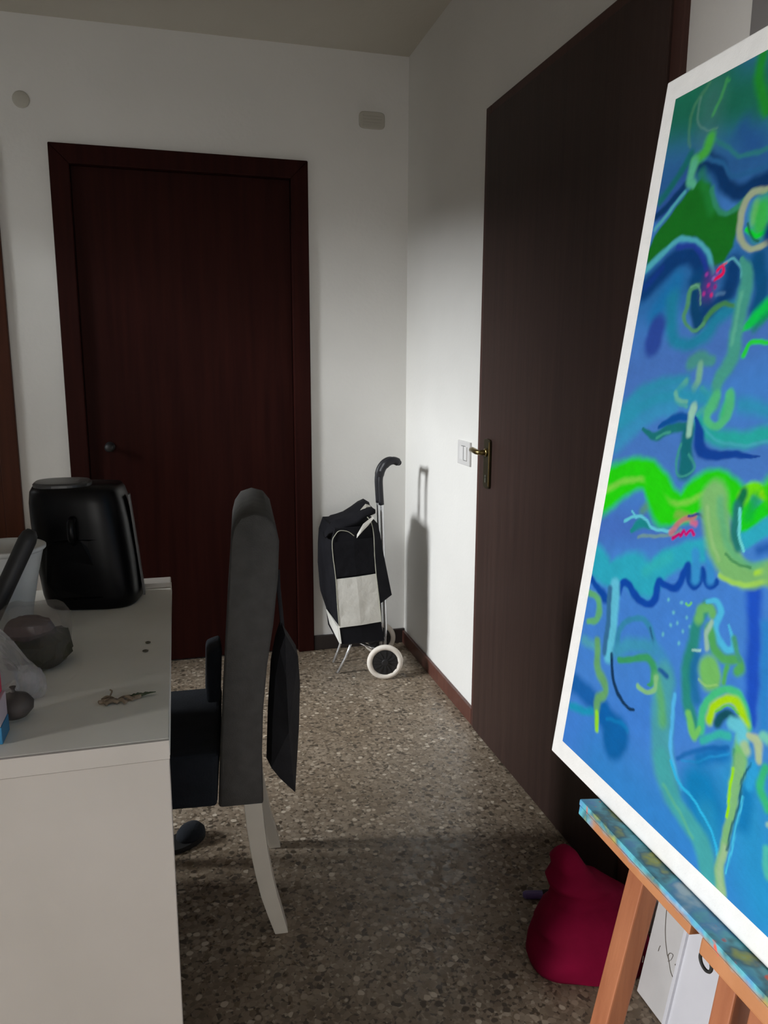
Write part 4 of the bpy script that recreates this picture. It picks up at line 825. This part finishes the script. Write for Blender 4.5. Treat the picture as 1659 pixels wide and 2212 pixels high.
def painted_surface():
    ms, mt = 0.0262, 0.028
    s = np.arange(ms, CW-ms, 0.0019); t = np.arange(mt, CH-mt, 0.0016)
    S, T = np.meshgrid(s, t); S, T = S.ravel(), T.ravel()
    # hand wobble so that brushed edges are not mathematically clean
    ws = S + 0.0007*np.sin(T*140+2*np.sin(S*60)) + 0.0003*np.sin(T*410+S*150)
    wt = T + 0.0007*np.sin(S*150+2*np.sin(T*50)) + 0.0003*np.sin(S*380-T*120)
    def lin(c): c = np.array(c)/255.0; return np.where(c <= 0.04045, c/12.92, ((c+0.055)/1.055)**2.4)
    col = np.tile(lin((62,122,196)), (len(S), 1))
    for closed, c, a, soft, p in STROKES:
        p = np.array(p, float).reshape(-1, 3)/1000.0; c = lin(c); g_ = c.mean(); c = np.clip((g_+(c-g_)*1.06)*0.88, 0, 1)
        if closed:
            e = p[0,2]*2; xs, ys = p[:,0], p[:,1]
            m = (ws > xs.min()-e)&(ws < xs.max()+e)&(wt > ys.min()-e)&(wt < ys.max()+e); idx = np.nonzero(m)[0]; x, y = ws[idx], wt[idx]
            ins = np.zeros(len(idx), bool); dist = np.full(len(idx), 9.0)
            for i in range(len(p)):
                x0_, y0_ = p[i-1,:2]; x1_, y1_ = p[i,:2]
                cr = ((y0_ > y) != (y1_ > y)) & (x < (x1_-x0_)*(y-y0_)/((y1_-y0_) if y1_ != y0_ else 1e-9)+x0_); ins ^= cr
                d = np.array([x1_-x0_, y1_-y0_]); L2 = (d**2).sum()+1e-12; k = np.clip(((x-x0_)*d[0]+(y-y0_)*d[1])/L2, 0, 1)
                dist = np.minimum(dist, np.hypot(x-x0_-k*d[0], y-y0_-k*d[1]))
            sd = np.where(ins, dist, -dist); f = np.clip(sd/e+0.5, 0, 1)
        else:
            # resample smoothly
            if len(p) > 2:
                q = np.vstack([2*p[0]-p[1], p, 2*p[-1]-p[-2]]); out = []
                for i in range(1, len(q)-2):
                    for j in range(5):
                        tt = j/5; out.append(0.5*((2*q[i])+(q[i+1]-q[i-1])*tt+(2*q[i-1]-5*q[i]+4*q[i+1]-q[i+2])*tt**2+(3*q[i]-q[i-1]-3*q[i+1]+q[i+2])*tt**3))
                out.append(q[-2]); p = np.array(out); p[:,2] = np.maximum(p[:,2], 0.0008)
            wm = p[:,2].max()*1.35
            m = (ws > p[:,0].min()-wm)&(ws < p[:,0].max()+wm)&(wt > p[:,1].min()-wm)&(wt < p[:,1].max()+wm); idx = np.nonzero(m)[0]; x, y = ws[idx], wt[idx]
            best = np.full(len(idx), 9.0)
            for i in range(len(p)-1):
                d = p[i+1,:2]-p[i,:2]; L2 = (d**2).sum()+1e-12; k = np.clip(((x-p[i,0])*d[0]+(y-p[i,1])*d[1])/L2, 0, 1)
                ww = p[i,2]+(p[i+1,2]-p[i,2])*k
                best = np.minimum(best, np.hypot(x-p[i,0]-k*d[0], y-p[i,1]-k*d[1])/ww)
            soft = min(1.0, soft+0.15); hi, lo = 1+soft*0.4, 1-soft
            f = np.clip((hi-best)/(hi-lo), 0, 1)
        f = f*f*(3-2*f)*a
        bn = 1+0.02*np.sin(wt[idx]*900+ws[idx]*300)*np.sin(ws[idx]*170+wt[idx]*90)
        col[idx] = col[idx]*(1-f[:,None]) + (c[None]*bn[:,None])*f[:,None]
    ns, nt_ = len(s), len(t)
    co = np.empty((len(S), 3))
    for i in range(3): co[:,i] = BLC[i] + (-S if i == 1 else 0) + T*U[i] + 0.0006*NF[i]
    ii = (np.arange(nt_-1)[:,None]*ns + np.arange(ns-1)[None]).ravel()
    faces = np.stack([ii, ii+1, ii+ns+1, ii+ns], 1)
    org = np.array(wloc(pt)); co = co-org
    me = bpy.data.meshes.new('painted_surface')
    me.vertices.add(len(co)); me.vertices.foreach_set('co', co.ravel())
    me.loops.add(faces.size); me.loops.foreach_set('vertex_index', faces.ravel())
    me.polygons.add(len(faces)); me.polygons.foreach_set('loop_start', np.arange(0, faces.size, 4)); me.polygons.foreach_set('loop_total', np.full(len(faces), 4))
    me.update()
    at = me.color_attributes.new('paint', 'FLOAT_COLOR', 'POINT')
    at.data.foreach_set('color', np.hstack([np.clip(col, 0, 1), np.ones((len(col), 1))]).astype(np.float32).ravel())
    m = mat('oil_paint', rough=0.6, spec=0.15); b = m.node_tree.nodes['Principled BSDF']
    ca = nd(m, 'ShaderNodeVertexColor'); ca.layer_name = 'paint'
    nz = nd(m, 'ShaderNodeTexNoise', Scale=55.0, Detail=4); v = coords(m, (1,1,1)); lk(m, v, nz.inputs['Vector'])
    hs = nd(m, 'ShaderNodeMapRange'); hs.inputs[3].default_value = 0.86; hs.inputs[4].default_value = 1.14; lk(m, nz.outputs['Fac'], hs.inputs[0])
    hv = nd(m, 'ShaderNodeHueSaturation'); lk(m, hs.outputs[0], hv.inputs['Value']); lk(m, ca.outputs[0], hv.inputs['Color']); lk(m, hv.outputs[0], b.inputs['Base Color'])
    bp = nd(m, 'ShaderNodeBump', Strength=0.25, Distance=0.001); n2 = nd(m, 'ShaderNodeTexNoise', Scale=500.0); lk(m, v, n2.inputs['Vector']); lk(m, n2.outputs['Fac'], bp.inputs['Height']); lk(m, bp.outputs[0], b.inputs['Normal'])
    me.materials.append(m)
    o = bpy.data.objects.new('painted_surface', me); C.objects.link(o); o.parent = pt
painted_surface()

ez = thing('easel', 'paint-smeared wooden floor easel holding the blue and green painting', 'easel', (0.50, 0.54, 0))
SM = 0.397                                      # centre of the mast
def tfl(off): return -(BLC.z + off*math.sin(TH))/math.cos(TH) + 0.0008
lo = tuple(cvp(0.132, -0.020, 0.027))
put('ledge', cbox(B(), 0.132, 0.70, -0.009, -0.0006, -0.019, 0.027), M['ledge'], ez, origin=lo, bevel=0.002)
put('ledge_apron', cbox(B(), 0.134, 0.361, -0.0205, -0.0092, 0.006, 0.0265), M['ledge'], ez, origin=lo, bevel=0.001)
put('ledge_apron', cbox(B(), 0.377, 0.70, -0.028, -0.0092, 0.004, 0.0263), M['ledge'], ez, origin=lo, bevel=0.003)
def leg(s_at, slope, sgn):
    bm = B(); o0, o1 = -0.020, -0.047; wd = 0.031
    def S_(t): return s_at + slope*(t+0.03)
    tt = 0.90
    p = []
    for t, in ((None,), (tt,)):
        for o in (o0, o1):
            T_ = tfl(o) if t is None else t
            p.append((S_(T_), T_, o))
    b0, b1, a0, a1 = p
    hexa(bm, [cvp(b0[0],b0[1],o0),cvp(b0[0]+wd*sgn,b0[1],o0),cvp(b1[0]+wd*sgn,b1[1],o1),cvp(b1[0],b1[1],o1),cvp(a0[0],a0[1],o0),cvp(a0[0]+wd*sgn,a0[1],o0),cvp(a1[0]+wd*sgn,a1[1],o1),cvp(a1[0],a1[1],o1)])
    put('leg', bm, M['easel'], ez, bevel=0.002)
leg(0.195, 0.075, 1); leg(2*SM-0.195, -0.075, -1)
for s0, s1 in ((SM-0.036, SM-0.010), (SM+0.010, SM+0.036)):
    put('mast_rail', cbox(B(), s0, s1, -0.62, 1.02, -0.0535, -0.0215), M['easel'], ez, bevel=0.002)
put('crossbar', cbox(B(), 0.225, 0.595, -0.50, -0.46, -0.072, -0.0540), M['easel'], ez, bevel=0.002)
put('crossbar', cbox(B(), 0.235, 0.585, 0.60, 0.64, -0.072, -0.0540), M['easel'], ez, bevel=0.002)
put('top_clamp', cbox(B(), SM-0.04, SM+0.04, CH+0.002, CH+0.03, -0.0210, 0.012), M['easel'], ez, bevel=0.002)
top = cvp(SM, 0.97, -0.064); foot = Vector((0.80, 0.54, 0.0))
put('rear_leg', hexa(B(), [foot+Vector((-0.013,-0.016,0)),foot+Vector((0.013,-0.016,0)),foot+Vector((0.013,0.016,0)),foot+Vector((-0.013,0.016,0)),top+Vector((-0.0,-0.016,0)),top+Vector((0.024,-0.016,0)),top+Vector((0.024,0.016,0)),top+Vector((-0.0,0.016,0))]), M['easel'], ez, bevel=0.002)
rc = cvp(0.381, -0.036, 0.018)
bm = B(); rings = [[rc+Vector((0.0018*math.sin(a_)*1.0, 0, 0))+(0.0085+0.0018*math.cos(a_))*Vector((0,math.cos(t),math.sin(t))) for a_ in [2*PI*i/8 for i in range(8)]] for t in [2*PI*j/24 for j in range(24)]]
loft(bm, rings+[rings[0]], caps=False); bmesh.ops.remove_doubles(bm, verts=bm.verts, dist=1e-6)
put('screw_ring', bm, M['rubber'], ez, smooth=True, label='small black metal ring')
